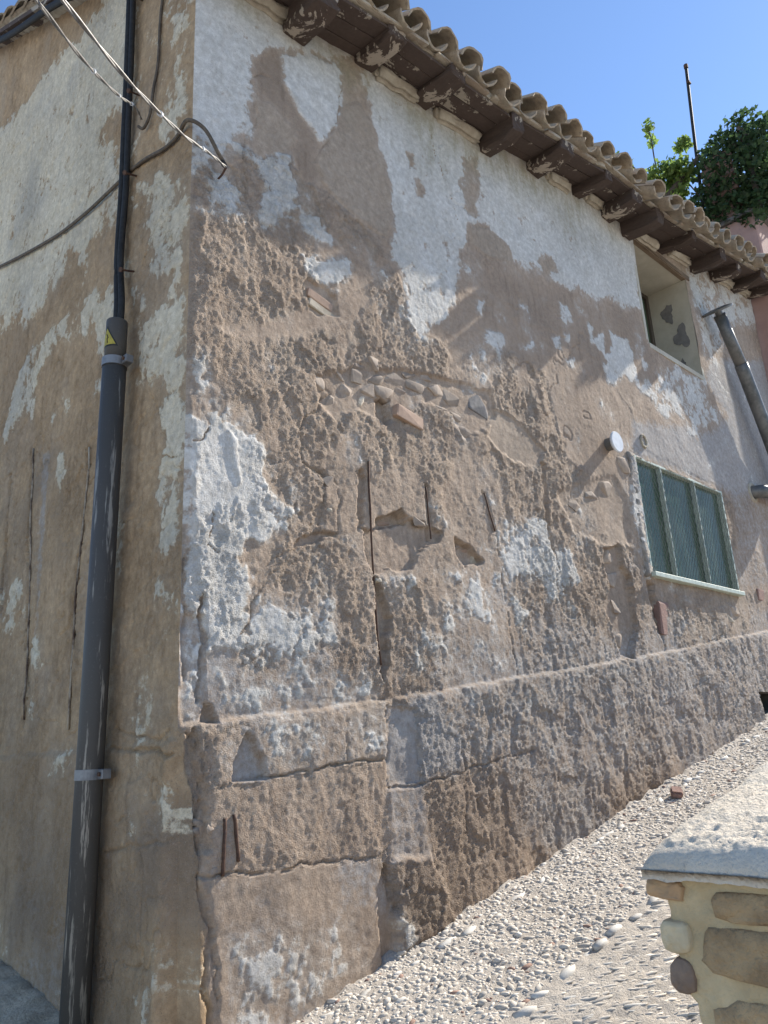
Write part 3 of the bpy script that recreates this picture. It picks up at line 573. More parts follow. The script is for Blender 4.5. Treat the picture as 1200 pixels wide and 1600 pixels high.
M['lowdark'] = simple('low_wall_dark_stone', (0.26, 0.18, 0.125), (0.19, 0.135, 0.10), 12, 0.9, 0.5, 0.008, 0.1)
M['redplaster'] = simple('red_plaster', (0.40, 0.26, 0.22), (0.34, 0.22, 0.19), 2.5, 0.92, 0.5, 0.01, 0.0, bscale=40)
M['bark'] = simple('vine_bark', (0.10, 0.075, 0.05), (0.06, 0.045, 0.03), 20, 0.9, 0.6, 0.006, 0.1)
def leaf_mat(name, a, b, tr):
    m = NT(name); r = m.n('ShaderNodeNewGeometry').outputs['Random Per Island']
    c = m.mix(r, a, b); m.done(c, 0.55, None, spec=0.35)
    t = m.n('ShaderNodeBsdfTranslucent'); m.l(m.mix(r, tuple(x * 1.6 for x in a), tuple(x * 2.0 for x in b)), t.inputs[0])
    x = m.n('ShaderNodeMixShader'); x.inputs[0].default_value = tr
    m.l(m.b.outputs[0], x.inputs[1]); m.l(t.outputs[0], x.inputs[2]); m.l(x.outputs[0], m.out.inputs[0]); return m.m
M['youngleaf'] = leaf_mat('young_vine_leaf', (0.11, 0.17, 0.045), (0.16, 0.22, 0.06), 0.5)
M['leaf'] = leaf_mat('vine_leaf', (0.028, 0.055, 0.024), (0.050, 0.088, 0.030), 0.35)

# ------------------------------------------------------------------ ground
def gz(x, y):
    x = np.asarray(x, float); y = np.asarray(y, float)
    return 0.234 + 0.2083 * np.clip(x, -14, 40) + 0.15 * np.clip(y, 0, 30) * (1 - sstep(-0.2, 0.4, x))
def grid_mesh(name, xs, ys, fz, mat, parent=None, smooth=True):
    X, Y = np.meshgrid(xs, ys); Z = fz(X, Y); nx, ny = len(xs), len(ys)
    v = np.stack([X.ravel(), Y.ravel(), Z.ravel()], 1)
    i = np.arange((ny - 1) * (nx - 1)); a = (i // (nx - 1)) * nx + i % (nx - 1)
    me = raw_mesh(name, v, np.stack([a, a + 1, a + 1 + nx, a + nx], 1), smooth)
    return link(name, me, parent, mat)
def raw_mesh(name, v, q, smooth=True):
    me = bpy.data.meshes.new(name); me.vertices.add(len(v)); me.vertices.foreach_set('co', np.asarray(v, np.float32).ravel())
    me.loops.add(q.size); me.loops.foreach_set('vertex_index', q.ravel().astype(np.int32))
    me.polygons.add(len(q)); me.polygons.foreach_set('loop_start', (np.arange(len(q)) * q.shape[1]).astype(np.int32))
    me.update(calc_edges=True); me.validate()
    if smooth: me.shade_smooth()
    return me
gx = np.unique(np.concatenate([np.linspace(-400, -8, 20), np.linspace(-8, 16, 60), np.linspace(16, 400, 20)]))
gy = np.unique(np.concatenate([np.linspace(-400, -8, 20), np.linspace(-8, 10, 46), np.linspace(10, 400, 20)]))
ground = grid_mesh('ground', gx, gy, lambda X, Y: gz(X, Y) - 0.03, M['mortar']); tag(ground, kind='structure')

# cobbled path strip alongside the long wall, with real relief
def path_z(X, Y):
    z = gz(X, Y) + 0.012 * fbm(X * 3, Y * 3, 3, 3) + 0.012 * fbm(X * 20, Y * 20, 5, 4)
    z += 0.04 * np.exp(-((Y + 0.0) / 0.07) ** 2) * np.clip(0.5 + 1.3 * fbm(X * 7, Y * 5, 8, 4), 0, 1.2)        # mortar fillet against the wall
    return z
px_ = np.concatenate([np.arange(-1.2, 3.2, 0.016), np.arange(3.2, 10, 0.035)]); py_ = np.arange(-2.9, 0.10, 0.016)
path = grid_mesh('path', px_, py_, path_z, M['mortar']); tag(path, kind='structure')

# shaded lane beside the gable
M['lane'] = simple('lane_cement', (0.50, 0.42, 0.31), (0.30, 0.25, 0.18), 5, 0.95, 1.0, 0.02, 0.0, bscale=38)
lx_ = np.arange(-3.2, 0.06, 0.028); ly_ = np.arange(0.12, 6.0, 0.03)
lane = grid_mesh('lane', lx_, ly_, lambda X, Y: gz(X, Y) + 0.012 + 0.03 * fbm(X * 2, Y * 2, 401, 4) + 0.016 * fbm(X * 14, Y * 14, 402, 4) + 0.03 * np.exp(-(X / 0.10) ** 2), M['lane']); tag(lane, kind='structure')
# ------------------------------------------------------------------ the old house: walls
house = empty('old_house', (0, 0, 0.234))
tag(house, 'old two-storey house with flaking white limewash over brown render and a tiled roof', 'house')

Z0 = -0.35
zs = np.concatenate([np.arange(Z0, 3.3, 0.0085), np.arange(3.3, 5.6, 0.0095), np.arange(5.6, 7.9, 0.0115)]); NZ_C = len(zs)
def varstep(a, b, s0, s1):
    out = [a]
    while out[-1] < b: out.append(out[-1] + s0 + (s1 - s0) * (out[-1] - a) / (b - a))
    return np.array(out)
xs = np.concatenate([varstep(0, 7.6, 0.0085, 0.019), np.arange(7.64, 9.42, 0.03)])

LEDGE_X = np.array([p[0] for p in LEDGE]); LEDGE_Z = np.array([p[1] for p in LEDGE])

def apply_patches(X, Z, patches, F, warp):
    wx = X + 0.030 * fbm(X * 7, Z * 7, 21, 4) * warp + 0.016 * fbm(X * 34, Z * 34, 25, 2) * warp
    wz = Z + 0.030 * fbm(X * 7, Z * 7, 31, 4) * warp + 0.016 * fbm(X * 34, Z * 34, 35, 2) * warp
    for poly, d, soft in patches:
        P = np.array(poly); mg = soft * 1.7 + 0.10
        sel = (X > P[:, 0].min() - mg) & (X < P[:, 0].max() + mg) & (Z > P[:, 1].min() - mg) & (Z < P[:, 1].max() + mg)
        if not sel.any(): continue
        wk = 0.3 if soft <= 0.0045 else 1.0
        sd = poly_sd(X[sel] + wk * (wx[sel] - X[sel]), Z[sel] + wk * (wz[sel] - Z[sel]), poly); k = sstep(-soft, soft, sd); sc = soft * 1.7 + 0.030; kw = np.clip(0.5 + 0.5 * sd / sc, 0, 1)
        for key, v in d.items():
            if key == 'H':
                hs = soft if soft > 0.015 else min(soft, 0.009)
                F['H'][sel] += v * sstep(-hs, hs, sd)
            elif key in 'WDGT':
                F[key][sel] = F[key][sel] * (1 - kw) + v * kw
            else: F[key][sel] = F[key][sel] * (1 - k) + v * k

def apply_cracks(X, Z, cracks, F):
    wx = X + 0.022 * fbm(X * 13, Z * 13, 41, 3) + 0.008 * fbm(X * 60, Z * 60, 42, 1); wz = Z + 0.022 * fbm(X * 13, Z * 13, 51, 3)
    for pl, w, dp in cracks:
        P = np.array(pl); mg = 0.06
        sel = (X > P[:, 0].min() - mg) & (X < P[:, 0].max() + mg) & (Z > P[:, 1].min() - mg) & (Z < P[:, 1].max() + mg)
        if not sel.any(): continue
        d = line_d(wx[sel], wz[sel], pl)
        F['H'][sel] -= dp * (1 - sstep(w * 0.35, w * 1.15, d)) * (0.75 + 0.5 * vnoise(X[sel] * 9, Z[sel] * 9, 55))
        F['W'][sel] *= sstep(0, w * 1.2, d)

def rough_relief(X, Z):
    """thrown pebble render: clumps, hanging drips and single stones"""
    cl = fbm(X * 15 + 0.8 * fbm(X * 4, Z * 4, 61, 2), Z * 8.5, 62, 4)
    cl2 = fbm(X * 34, Z * 20, 63, 3)
    w1, id1 = worley(X * 42, Z * 32, 64)
    w2, id2 = worley(X * 85, Z * 70, 66)
    h = 0.0095 * np.clip(cl + 0.10, -0.25, 0.6) + 0.0070 * cl2
    pk = np.clip(1 - w1 * 1.5, 0, 1) ** 0.7 * (id1 > 0.40) * sstep(-0.30, 0.15, cl)
    h += 0.0105 * pk
    h += 0.0065 * np.clip(1 - w2 * 1.4, 0, 1) * (id2 > 0.3) + 0.0034 * (rng.random(X.shape) - 0.5)
    return h, pk * id1

# --- long wall facing the street (y = 0, outward -y)
X, Z = np.meshgrid(xs, zs)
F = {k: np.zeros_like(X) for k in 'WTGDH'}; F['R'] = np.ones_like(X) * 0.85
F['D'] += 0.12
lz = np.interp(X, LEDGE_X, LEDGE_Z) + 0.012 * fbm(X * 8, X * 0 + 3.1, 71, 3)
below = sstep(-0.012, 0.012, lz - Z)
F['D'] += 0.10 * below; F['G'] += 0.12 * below
# scattered remnants of limewash on the rough render
sp = fbm(X * 3.1, Z * 2.6, 81, 3); F['W'] += np.clip(0.10 + 0.50 * sp, 0, 0.42) * (1 - 0.65 * below)
F['G'] += np.clip(0.12 + 1.1 * fbm(X * 1.7, Z * 1.9, 82, 4), 0, 0.75) * sstep(4.6, 2.6, Z)
F['D'] += np.clip(1.0 * fbm(X * 1.3 + 5, Z * 1.6, 84, 4), 0, 0.5) * (0.5 + 0.6 * below)
apply_patches(X, Z, RIGHT_PATCHES, F, 1.0)
# worn and freshly broken areas of the render
worn = sstep(-0.05, 0.20, fbm(X * 1.6 + 3, Z * 1.3, 85, 4)); F['R'] *= 1 - 0.60 * worn * (F['R'] > 0.3) * (1 - 0.65 * below)
nW = 0.55 * fbm(X * 9, Z * 8, 86, 4) + 0.30 * fbm(X * 30, Z * 26, 87, 3)
F['W'] = np.clip(F['W'] + nW * np.clip(F['W'] * 2.2, 0, 1) * np.clip((1.12 - F['W']) * 2.2, 0.25, 1), 0, 1)
H = F['H']
H += (0.0025 + 0.0045 * np.clip(F['R'] * 1.6, 0, 1)) * sstep(0.46, 0.54, F['W'])                                   # limewashed skin stands proud
lay = fbm(X * 2.3, Z * 2.0, 88, 5); H += 0.007 * sstep(0.02, 0.05, lay) * np.clip((F['R'] - .25) * 2.2, 0, 1)
lay2 = fbm(X * 5.5 + 9, Z * 4.0, 89, 4); H -= 0.009 * sstep(0.22, 0.25, lay2) * np.clip((F['R'] - .25) * 2.2, 0, 1); F['T'] += 0.25 * sstep(0.22, 0.25, lay2) * (F['R'] > 0.35)
vein = np.abs(fbm(X * 1.5 + 40, Z * 1.1, 90, 4)); H -= 0.010 * sstep(0.010, 0.003, vein) * sstep(0.0, 0.2, fbm(X * 0.8, Z * 0.8, 99, 2) + 0.05)
apply_cracks(X, Z, RIGHT_CRACKS, F)
rr, pk = rough_relief(X, Z)
F['T'] += F['R'] * pk * 0.75
H += F['R'] * rr * (0.80 - 0.04 * below)
H += (1 - F['R']) * (0.0030 * fbm(X * 26, Z * 26, 91, 3) + 0.004 * fbm(X * 8, Z * 8, 92, 3))
H += 0.020 * fbm(X * 0.9, Z * 0.9, 93, 3) + 0.010 * fbm(X * 2.7, Z * 2.2, 94, 2)
H += below * (0.036 + 0.012 * fbm(X * 3, Z * 2, 95, 3))
# crumbled lip just under the ledge
H += -0.02 * below * sstep(0.05, 0.0, lz - Z) * np.clip(0.3 + 1.4 * fbm(X * 9, Z * 3, 96, 3), 0, 1)
# yellowish run-off stains below the rafters
F['S'] = np.zeros_like(X)
ztop = np.interp(X, [0, 0.9, 1.4, 2.0, 3.0, 3.5, 4.1, 5.2, 7.3, 11], [6.62, 6.66, 6.80, 6.82, 6.93, 7.04, 7.15, 7.30, 7.62, 7.9])
F['S'] = np.clip(sstep(0.75, 0.0, ztop - Z + 0.7 * fbm(X * 2.3, Z * 1.0, 97, 3)), 0, 1) * 0.75
F['S'] *= sstep(9, 4.5, X)

# corner: lower part rounded off and broken
def corner_profile(z):
    c = 0.004 * fbm(z * 9, z * 0, 101, 3) + 0.006 * fbm(z * 2.2, z * 0 + 4, 102, 2) - 0.004
    c -= 0.055 * sstep(1.75, 1.25, z) + 0.03 * sstep(0.9, 0.3, z)
    return c
cz = corner_profile(zs)
def blend_corner(S, H, rows, far=0.16):
    t = sstep(0, 1, np.clip(S / far, 0, 1)) if False else np.clip(S / far, 0, 1)
    low = sstep(1.8, 1.2, rows)[:, None]; fr = 0.035 + 0.10 * low
    k = np.clip(1 - S / fr, 0, 1) ** 2
    return H * (1 - k) + rows_c[:, None] * k
rows_c = cz
H = blend_corner(X, H, zs)
V = np.stack([X, -H, Z], 2); V[:, 0, 0] = -cz; V[:, 0, 1] = -cz
for j in range(1, 14):   # pull the first columns with the rounded corner so that quads do not fold
    V[:, j, 0] = np.maximum(V[:, j, 0], -cz + (xs[j]) * 0.55 + 0.0 * cz) if False else V[:, j, 0] + np.maximum(0, -cz) * (1 - j / 14.0)

def holes(X, Z):
    w1 = (X > 4.975) & (X < 6.96) & (Z > 3.055) & (Z < 4.255)
    w2 = (X > 5.755) & (X < 7.08) & (Z > 5.80) & (Z < 7.16)
    w3 = (X > 6.93) & (X < 7.7) & (Z > 1.4) & (Z < 1.99)
    return w1 | w2 | w3
def build_wall(name, V, F, keep, mat, parent):
    nz, nx, _ = V.shape
    i = np.arange((nz - 1) * (nx - 1)); a = (i // (nx - 1)) * nx + i % (nx - 1)
    q = np.stack([a, a + 1, a + 1 + nx, a + nx], 1)[keep.ravel()]
    used = np.unique(q); remap = np.full(nz * nx, -1); remap[used] = np.arange(len(used))
    me = raw_mesh(name, V.reshape(-1, 3)[used], remap[q], True)
    for an, keys in (('plaster', 'WTG'), ('surface', 'RDS'), ('tone', 'LLL')):
        at = me.attributes.new(an, 'FLOAT_COLOR', 'POINT')
        c = np.ones((len(used), 4), np.float32)
        for k, key in enumerate(keys): c[:, k] = np.clip(F[key].ravel()[used], 0, 1)
        at.data.foreach_set('color', c.ravel())
    return link(name, me, parent, mat)
Xc = (X[:-1, :-1] + X[1:, 1:]) / 2; Zc = (Z[:-1, :-1] + Z[1:, 1:]) / 2
keep = ~holes(Xc, Zc) & (Zc < np.interp(Xc, [0, 0.9, 3.0, 5.2, 7.3, 11], [6.75, 6.86, 7.12, 7.5, 7.8, 8.1])) & (Zc > gz(Xc, Xc * 0 - .01) - 0.12)
crack_x = np.interp(Z, [0.2, 0.45, 0.75, 1.0, 1.3, 1.72, 1.80], [0.20, 0.19, 0.17, 0.12, 0.10, 0.02, -0.05]) + 0.03 * fbm(Z * 9, Z * 0 + 2, 111, 3)
F['L'] = sstep(0.012, -0.012, X - crack_x); F['D'] += F['L'] * 0.28; F['G'] *= 1 - F['L']
HX, HZ, HH = xs, zs, H
def wall_y(x, z):
    i = int(np.clip(np.searchsorted(HX, x), 0, len(HX) - 1)); k = int(np.clip(np.searchsorted(HZ, z), 0, len(HZ) - 1)); return -float(HH[k, i])

# --- gable wall (x = 0, outward -x), shares the corner column
zs2 = np.concatenate([zs, np.arange(zs[-1] + 0.02, 10.4, 0.02)])
ys = varstep(0, 5.6, 0.009, 0.020)
Y2, Z2 = np.meshgrid(ys, zs2)
F2 = {k: np.zeros_like(Y2) for k in 'WTGDH'}; F2['R'] = np.clip(0.45 + 0.6 * fbm(Y2 * 1.4, Z2 * 1.2, 180, 3), 0.2, 0.8); F2['S'] = np.zeros_like(Y2); F2['L'] = np.ones_like(Y2)
F2['W'] += np.clip(0.08 + 0.45 * fbm(Y2 * 2.6, Z2 * 2.2, 181, 3), 0, 0.36)
F2['W'] += np.clip(0.30 * fbm(Y2 * 9, Z2 * 5, 183, 3), -.1, 0.3) * sstep(3.2, 4.6, Z2)
F2['D'] += np.clip(0.05 + 0.8 * fbm(Y2 * 1.9, Z2 * 1.7, 182, 4), 0, 0.5)
F2['T'] += np.clip(0.9 * fbm(Y2 * 2.9, Z2 * 1.9, 184, 4), 0, 0.5)
F2['D'] += 0.28 * sstep(1.95, 1.55, Z2 + 0.25 * fbm(Y2 * 3, Z2, 194, 3))
F2['G'] += np.clip(0.8 * fbm(Y2 * 2.1, Z2 * 1.4, 185, 4), 0, 0.4) * sstep(2.2, 1.2, Z2)
apply_patches(Y2, Z2, LEFT_PATCHES, F2, 1.6)
nW = 0.60 * fbm(Y2 * 8, Z2 * 6, 186, 4) + 0.35 * fbm(Y2 * 28, Z2 * 22, 187, 3)
F2['W'] = np.clip(F2['W'] + nW * np.clip(F2['W'] * 2.2, 0, 1) * np.clip((1.05 - F2['W']) * 2.2, 0.3, 1), 0, 1)
apply_cracks(Y2, Z2, LEFT_CRACKS, F2)
H2 = F2['H']
H2 += 0.004 * sstep(0.46, 0.54, F2['W'])
lay = fbm(Y2 * 2.1, Z2 * 1.7, 188, 5); H2 += 0.007 * sstep(0.04, 0.07, lay)
vein = np.abs(fbm(Y2 * 1.7 + 40, Z2 * 1.0, 190, 4)); H2 -= 0.014 * sstep(0.014, 0.004, vein) * sstep(-0.1, 0.1, fbm(Y2 * 0.9, Z2 * 0.9, 197, 2)); vein2 = np.abs(fbm(Y2 * 3.1 + 11, Z2 * 2.2, 198, 4)); H2 -= 0.009 * sstep(0.016, 0.004, vein2) * sstep(0.02, 0.15, fbm(Y2 * 1.2 + 7, Z2 * 1.0, 199, 2))
pit = fbm(Y2 * 48, Z2 * 44, 196, 2); H2 -= 0.004 * sstep(0.34, 0.42, pit)
H2 += F2['R'] * rough_relief(Y2 + 20, Z2)[0] * 0.55 + 0.0016 * (rng.random(Y2.shape) - 0.5) + 0.0035 * fbm(Y2 * 24, Z2 * 24, 191, 3) + 0.006 * fbm(Y2 * 7, Z2 * 7, 192, 3) + 0.022 * fbm(Y2 * 0.9, Z2 * 0.8, 193, 3)
H2 += 0.012 * np.clip(F2['W'] - 0.45, 0, 0.3)
H2 += sstep(1.70, 1.66, Z2 + 0.03 * fbm(Y2 * 6, Y2 * 0, 195, 3)) * 0.018
rows_c = corner_profile(zs2)
H2 = blend_corner(Y2, H2, zs2)
V2 = np.stack([-H2, Y2, Z2], 2); c2 = corner_profile(zs2); V2[:, 0, 0] = -c2; V2[:, 0, 1] = -c2
for j in range(1, 12): V2[:, j, 1] += np.maximum(0, -c2) * (1 - j / 12.0)
V2 = V2[:, ::-1]; F2r = {k: v[:, ::-1] for k, v in F2.items()}
Yc = (Y2[:-1, :-1] + Y2[1:, 1:]) / 2; Zc2 = (Z2[:-1, :-1] + Z2[1:, 1:]) / 2
RAKE = lambda y: 6.87 + 0.62 * y
keep2 = (Zc2 < RAKE(Yc) + 0.02) & (Zc2 > gz(Yc * 0 - .3, Yc) - 0.12)
for k in 'WTGDR':      # the gable plaster wraps round the broken corner
    F[k] = F[k] * (1 - F['L']) + F2[k][:len(zs), 0][:, None] * F['L']
wall = build_wall('wall', V, F, keep, M['rwall'], house); wall['label'] = 'rough brown pebbly render with white limewash remnants'
gable = build_wall('wall', V2, F2r, keep2[:, ::-1], M['lwall'], house); gable['label'] = 'shaded gable wall of tan render with cream limewash'
def gable_x(y, z):
    i = int(np.clip(np.searchsorted(ys, y), 0, len(ys) - 1)); k = int(np.clip(np.searchsorted(zs2, z), 0, len(zs2) - 1)); return -float(H2[k, i])
# back and far sides close the house
bm = box_bm((4.75, 3.2, 2.9), (9.2, 5.0, 6.4)); obj('wall_core', bm, M['darkroom'], house)

# ------------------------------------------------------------------ stones, bricks and rods showing in the wall
def stone_bm(sx, sy, sz, seed, sub=2, boxy=0.0):
    rnd = random.Random(seed); bm = bmesh.new(); bmesh.ops.create_icosphere(bm, subdivisions=sub, radius=1.0)
    ph = [rnd.uniform(0, 6.28) for _ in range(6)]
    for v in bm.verts:
        d = v.co.normalized(); k = 1 + 0.10 * math.sin(2.3 * d.x * 2 + ph[0]) + 0.09 * math.sin(3.1 * d.z * 2 + ph[1]) + 0.07 * math.sin(4 * d.y + ph[2]) + 0.06 * math.sin(5.1 * (d.x + d.z) + ph[3])
        if boxy:
            mx = max(abs(d.x), abs(d.y), abs(d.z)); k *= (1 - boxy) + boxy / mx
        v.co = Vector((d.x * sx, d.y * sy, d.z * sz)) * k
    return bm
def rubble_bm(sx, sy, sz, seed, n=16):
    rnd = random.Random(seed); bm = bmesh.new()
    for _ in range(n):
        p = Vector([rnd.uniform(-1, 1) for _ in range(3)]); mx = max(abs(p.x), abs(p.y), abs(p.z)); p = p / mx * rnd.uniform(.86, 1.06); q = p.normalized(); p = p * 0.55 + q * 0.5
        bm.verts.new((p.x * sx, p.y * sy, p.z * sz))
    r_ = bmesh.ops.convex_hull(bm, input=bm.verts[:])
    bmesh.ops.delete(bm, geom=[v for v in bm.verts if not v.link_faces], context='VERTS')
    bmesh.ops.bevel(bm, geom=bm.edges[:], offset=min(sx, sz) * 0.05, segments=1, affect='EDGES', clamp_overlap=True)
    for v in bm.verts: v.co = Vector((max(-1.2 * sx, min(1.2 * sx, v.co.x)), max(-1.2 * sy, min(1.2 * sy, v.co.y)), max(-1.2 * sz, min(1.2 * sz, v.co.z))))
    return bm
mats = {'s': 'stone', 'p': 'palestone', 'd': 'darkstone', 'b': 'brick', 'r': 'redbrick'}
for i, (x, z, hw, hh, rot, k, tone) in enumerate(STONES):
    y = wall_y(x, z)
    bm = rubble_bm(hw * 1.08, min(hw, hh) * 0.8, hh * 1.08, 100 + i)
    o = obj('stone', bm, M[mats[k]], wall, i % 3 == 0); o.location = (x, y + 0.48 * min(hw, hh), z); o.rotation_euler = (random.uniform(-.1, .1), math.radians(rot), random.uniform(-.15, .15))
for i, (x, z, hw, hh, rot, k, tone) in enumerate(BRICKS):
    y = wall_y(x, z)
    bm = box_bm((0, 0, 0), (hw * 2, 0.07, hh * 2), bevel=min(hw, hh) * 0.14, jitter=min(hw, hh) * 0.10, seg=1)
    o = obj('brick', bm, M[mats[k]], wall); o.location = (x, y + (0.030 if k == 'r' else 0.022), z); o.rotation_euler = (0.05, math.radians(rot * 0.5), 0.08)
for (x0, z0, x1, z1, r) in RIGHT_RODS:
    p = []
    for t in np.linspace(0, 1, 9):
        x = x0 + (x1 - x0) * t; z = z0 + (z1 - z0) * t; p.append((x + 0.002 * math.sin(9 * t), min(wall_y(x, z) - 0.004, -0.002), z))
    obj('reinforcing_rod', tube_bm(p, r * 1.15, 6), M['rust'], wall, True)
for (y0, z0, y1, z1, r) in LEFT_RODS:
    p = []
    for t in np.linspace(0, 1, 15):
        y = y0 + (y1 - y0) * t; z = z0 + (z1 - z0) * t; p.append((min(gable_x(y - 0.09, z), gable_x(y + 0.09, z)) - 0.003, y - 0.02, z))
    obj('reinforcing_rod', tube_bm(p, r, 6), M['paintedrust'], gable, True)

# ------------------------------------------------------------------ roof
PITCH = 0.60
EX = [-0.4, 0.9, 1.5, 2.05, 2.7, 3.4, 3.95, 4.7, 5.05, 5.3, 5.77, 6.9, 9.1, 11.5]
EZ = [6.58, 6.68, 6.80, 6.83, 6.86, 7.00, 7.08, 7.23, 7.25, 7.22, 7.24, 7.44, 7.82, 8.2]
EY = -0.44
SP = 0.13; sp_a = math.atan(SP)      # the overhang itself is flatter than the roof
def soffit_z(x, y): return eave_z(x) - 0.03 + SP * (y - EY)
def eave_z(x): return float(np.interp(x, EX, EZ))
roof_deck_v = []; roof_deck_f = []
rxs = np.linspace(-0.16, 9.38, 41)
for x in rxs:
    for (y, dz) in ((-0.36, 0.0), (5.6, 0.0), (5.6, -0.07), (-0.36, -0.035)):
        roof_deck_v.append((x, y, eave_z(x) + PITCH * (y - EY) + 0.015 + dz))
for i in range(len(rxs) - 1):
    for k in range(4):
        a = i * 4 + k; b = i * 4 + (k + 1) % 4; roof_deck_f.append((a, b, b + 4, a + 4))
roof_deck_f += [(3, 2, 1, 0), tuple(len(roof_deck_v) - 4 + k for k in range(4))]
roof = link('roof', mesh_from('roof', roof_deck_v, roof_deck_f), house, M['soffit'])

def tile_mesh(name, r0, r1, L, th, cover, seg=9, seed=0):
    """barrel tile along +y; cover = hump up, else channel"""
    rnd = random.Random(seed); v = []; f = []; ny = 4
    for j in range(ny):
        t = j / (ny - 1); r = r0 + (r1 - r0) * t; y = t * L
        for lay in (0, 1):
            rr_ = r - lay * th
            for k in range(seg + 1):
                a = math.pi * (0.02 + 0.96 * k / seg); wob = 1 + 0.03 * math.sin(3 * a + seed) + 0.02 * math.sin(5 * t + seed)
                c = math.cos(a) * rr_ * wob; s = math.sin(a) * rr_ * 0.86
                v.append((c, y + (0.012 * rnd.uniform(-1, 1) if j == 0 else 0), s if cover else (r * 0.86 - s) - r * 0.86 + 0.0 - lay * 0 if False else (s if cover else -s)))
    row = seg + 1; st = 2 * row
    for j in range(ny - 1):
        for k in range(seg):
            a = j * st + k; f.append((a, a + 1, a + 1 + st, a + st)); b = a + row; f.append((b + 1, b, b + st, b + 1 + st))
        for k in (0, seg):
            a = j * st + k; f.append((a, a + st, a + st + row, a + row))
    for j in (0, ny - 1):
        for k in range(seg): a = j * st + k; f.append((a, a + 1, a + 1 + row, a + row))
    me = mesh_from(name, v, f)
    bm = bmesh.new(); bm.from_mesh(me); bmesh.ops.recalc_face_normals(bm, faces=bm.faces[:]); bm.to_mesh(me); bm.free()
    for p in me.polygons: p.use_smooth = True
    me.set_sharp_from_angle(angle=math.radians(50))
    me.materials.append(M['tile']); return me
COV = [tile_mesh('tile', 0.128, 0.100, 0.50, 0.017, True, seed=s) for s in range(4)]
PAN = [tile_mesh('tile', 0.112, 0.130, 0.50, 0.017, False, seed=s + 7) for s in range(4)]
pitch_a = math.atan(PITCH); P_X = 0.318
x = -0.02; i = 0
while x < 9.3:
    ncourse = 4 if x < 6.5 else 3
    low = -0.0
    for c in range(ncourse):
        if x > 7.5 and c > 1: continue
        s = c * 0.40
        for cover in (False, True):
            xx = x + (P_X / 2 if cover else 0)
            me = (COV if cover else PAN)[random.randrange(4)]
            o = link('tile', me, roof)
            sag = random.uniform(-0.02, 0.02); out = random.uniform(-0.05, 0.05) + (0.085 if not cover else 0.035)
            yb = EY - out * 1.0 - (0.05 if x > 5.2 else 0) + s * math.cos(pitch_a); zb = eave_z(xx) + 0.115 + (yb - EY) * PITCH + sag + (0.035 if cover else 0.0)
            o.location = (xx + random.uniform(-.012, .012), yb, zb)
            o.rotation_euler = (pitch_a - 0.03 + random.uniform(-.05, .05), random.uniform(-.13, .13), random.uniform(-.11, .11)); k_ = random.uniform(.92, 1.08); o.scale = (k_, 1, random.uniform(.88, 1.1))
    x += P_X * random.uniform(0.92, 1.08); i += 1
# upper field of the roof as a corrugated sheet of tiles, seen from outside only
vv = []; ff = []; cols = np.arange(-0.16, 9.38, 0.058); rows_ = np.arange(1.0, 5.7, 0.37)
for j, yy in enumerate(rows_):
    for k, xx in enumerate(cols):
        vv.append((xx, yy, eave_z(xx) + PITCH * (yy - EY) + 0.13 + 0.05 * math.sin(2 * math.pi * xx / P_X)))
for j in range(len(rows_) - 1):
    for k in range(len(cols) - 1):
        a = j * len(cols) + k; ff.append((a, a + 1, a + 1 + len(cols), a + len(cols)))
o = link('tile_field', mesh_from('tile_field', vv, ff, True), roof, M['tile']); o['kind'] = 'stuff'
# rake tiles along the gable edge
yv = -0.2
while yv < 5.4:
    o = link('tile', COV[random.randrange(4)], roof); o.location = (-0.10 + random.uniform(-.01, .01), yv, eave_z(0) + PITCH * (yv - EY) + 0.085 + random.uniform(-.008, .008)); o.rotation_euler = (pitch_a, 0.12, random.uniform(-.04, .04)); yv += 0.33
# mortar bed under the rake tiles
v = []; f = []
for k, y in enumerate(np.linspace(-0.3, 5.5, 60)):
    b = 6.87 + 0.62 * y; e = 0.02 * math.sin(7 * y) + 0.014 * math.sin(19 * y); t_ = eave_z(0) + PITCH * (y - EY) + 0.07
    v += [(-0.055 - e * .3, y, b - 0.10 + e), (-0.11 + e * .4, y, b - 0.02 + e * .5), (-0.13, y, t_ + 0.06), (0.05, y, t_ + 0.05), (0.05, y, b - 0.10)]
for k in range(59):
    for q in range(5): a = k * 5 + q; b2 = k * 5 + (q + 1) % 5; f.append((a, a + 5, b2 + 5, b2))
link('rake_mortar', mesh_from('rake_mortar', v, f, True), house, M['eaveplaster'])

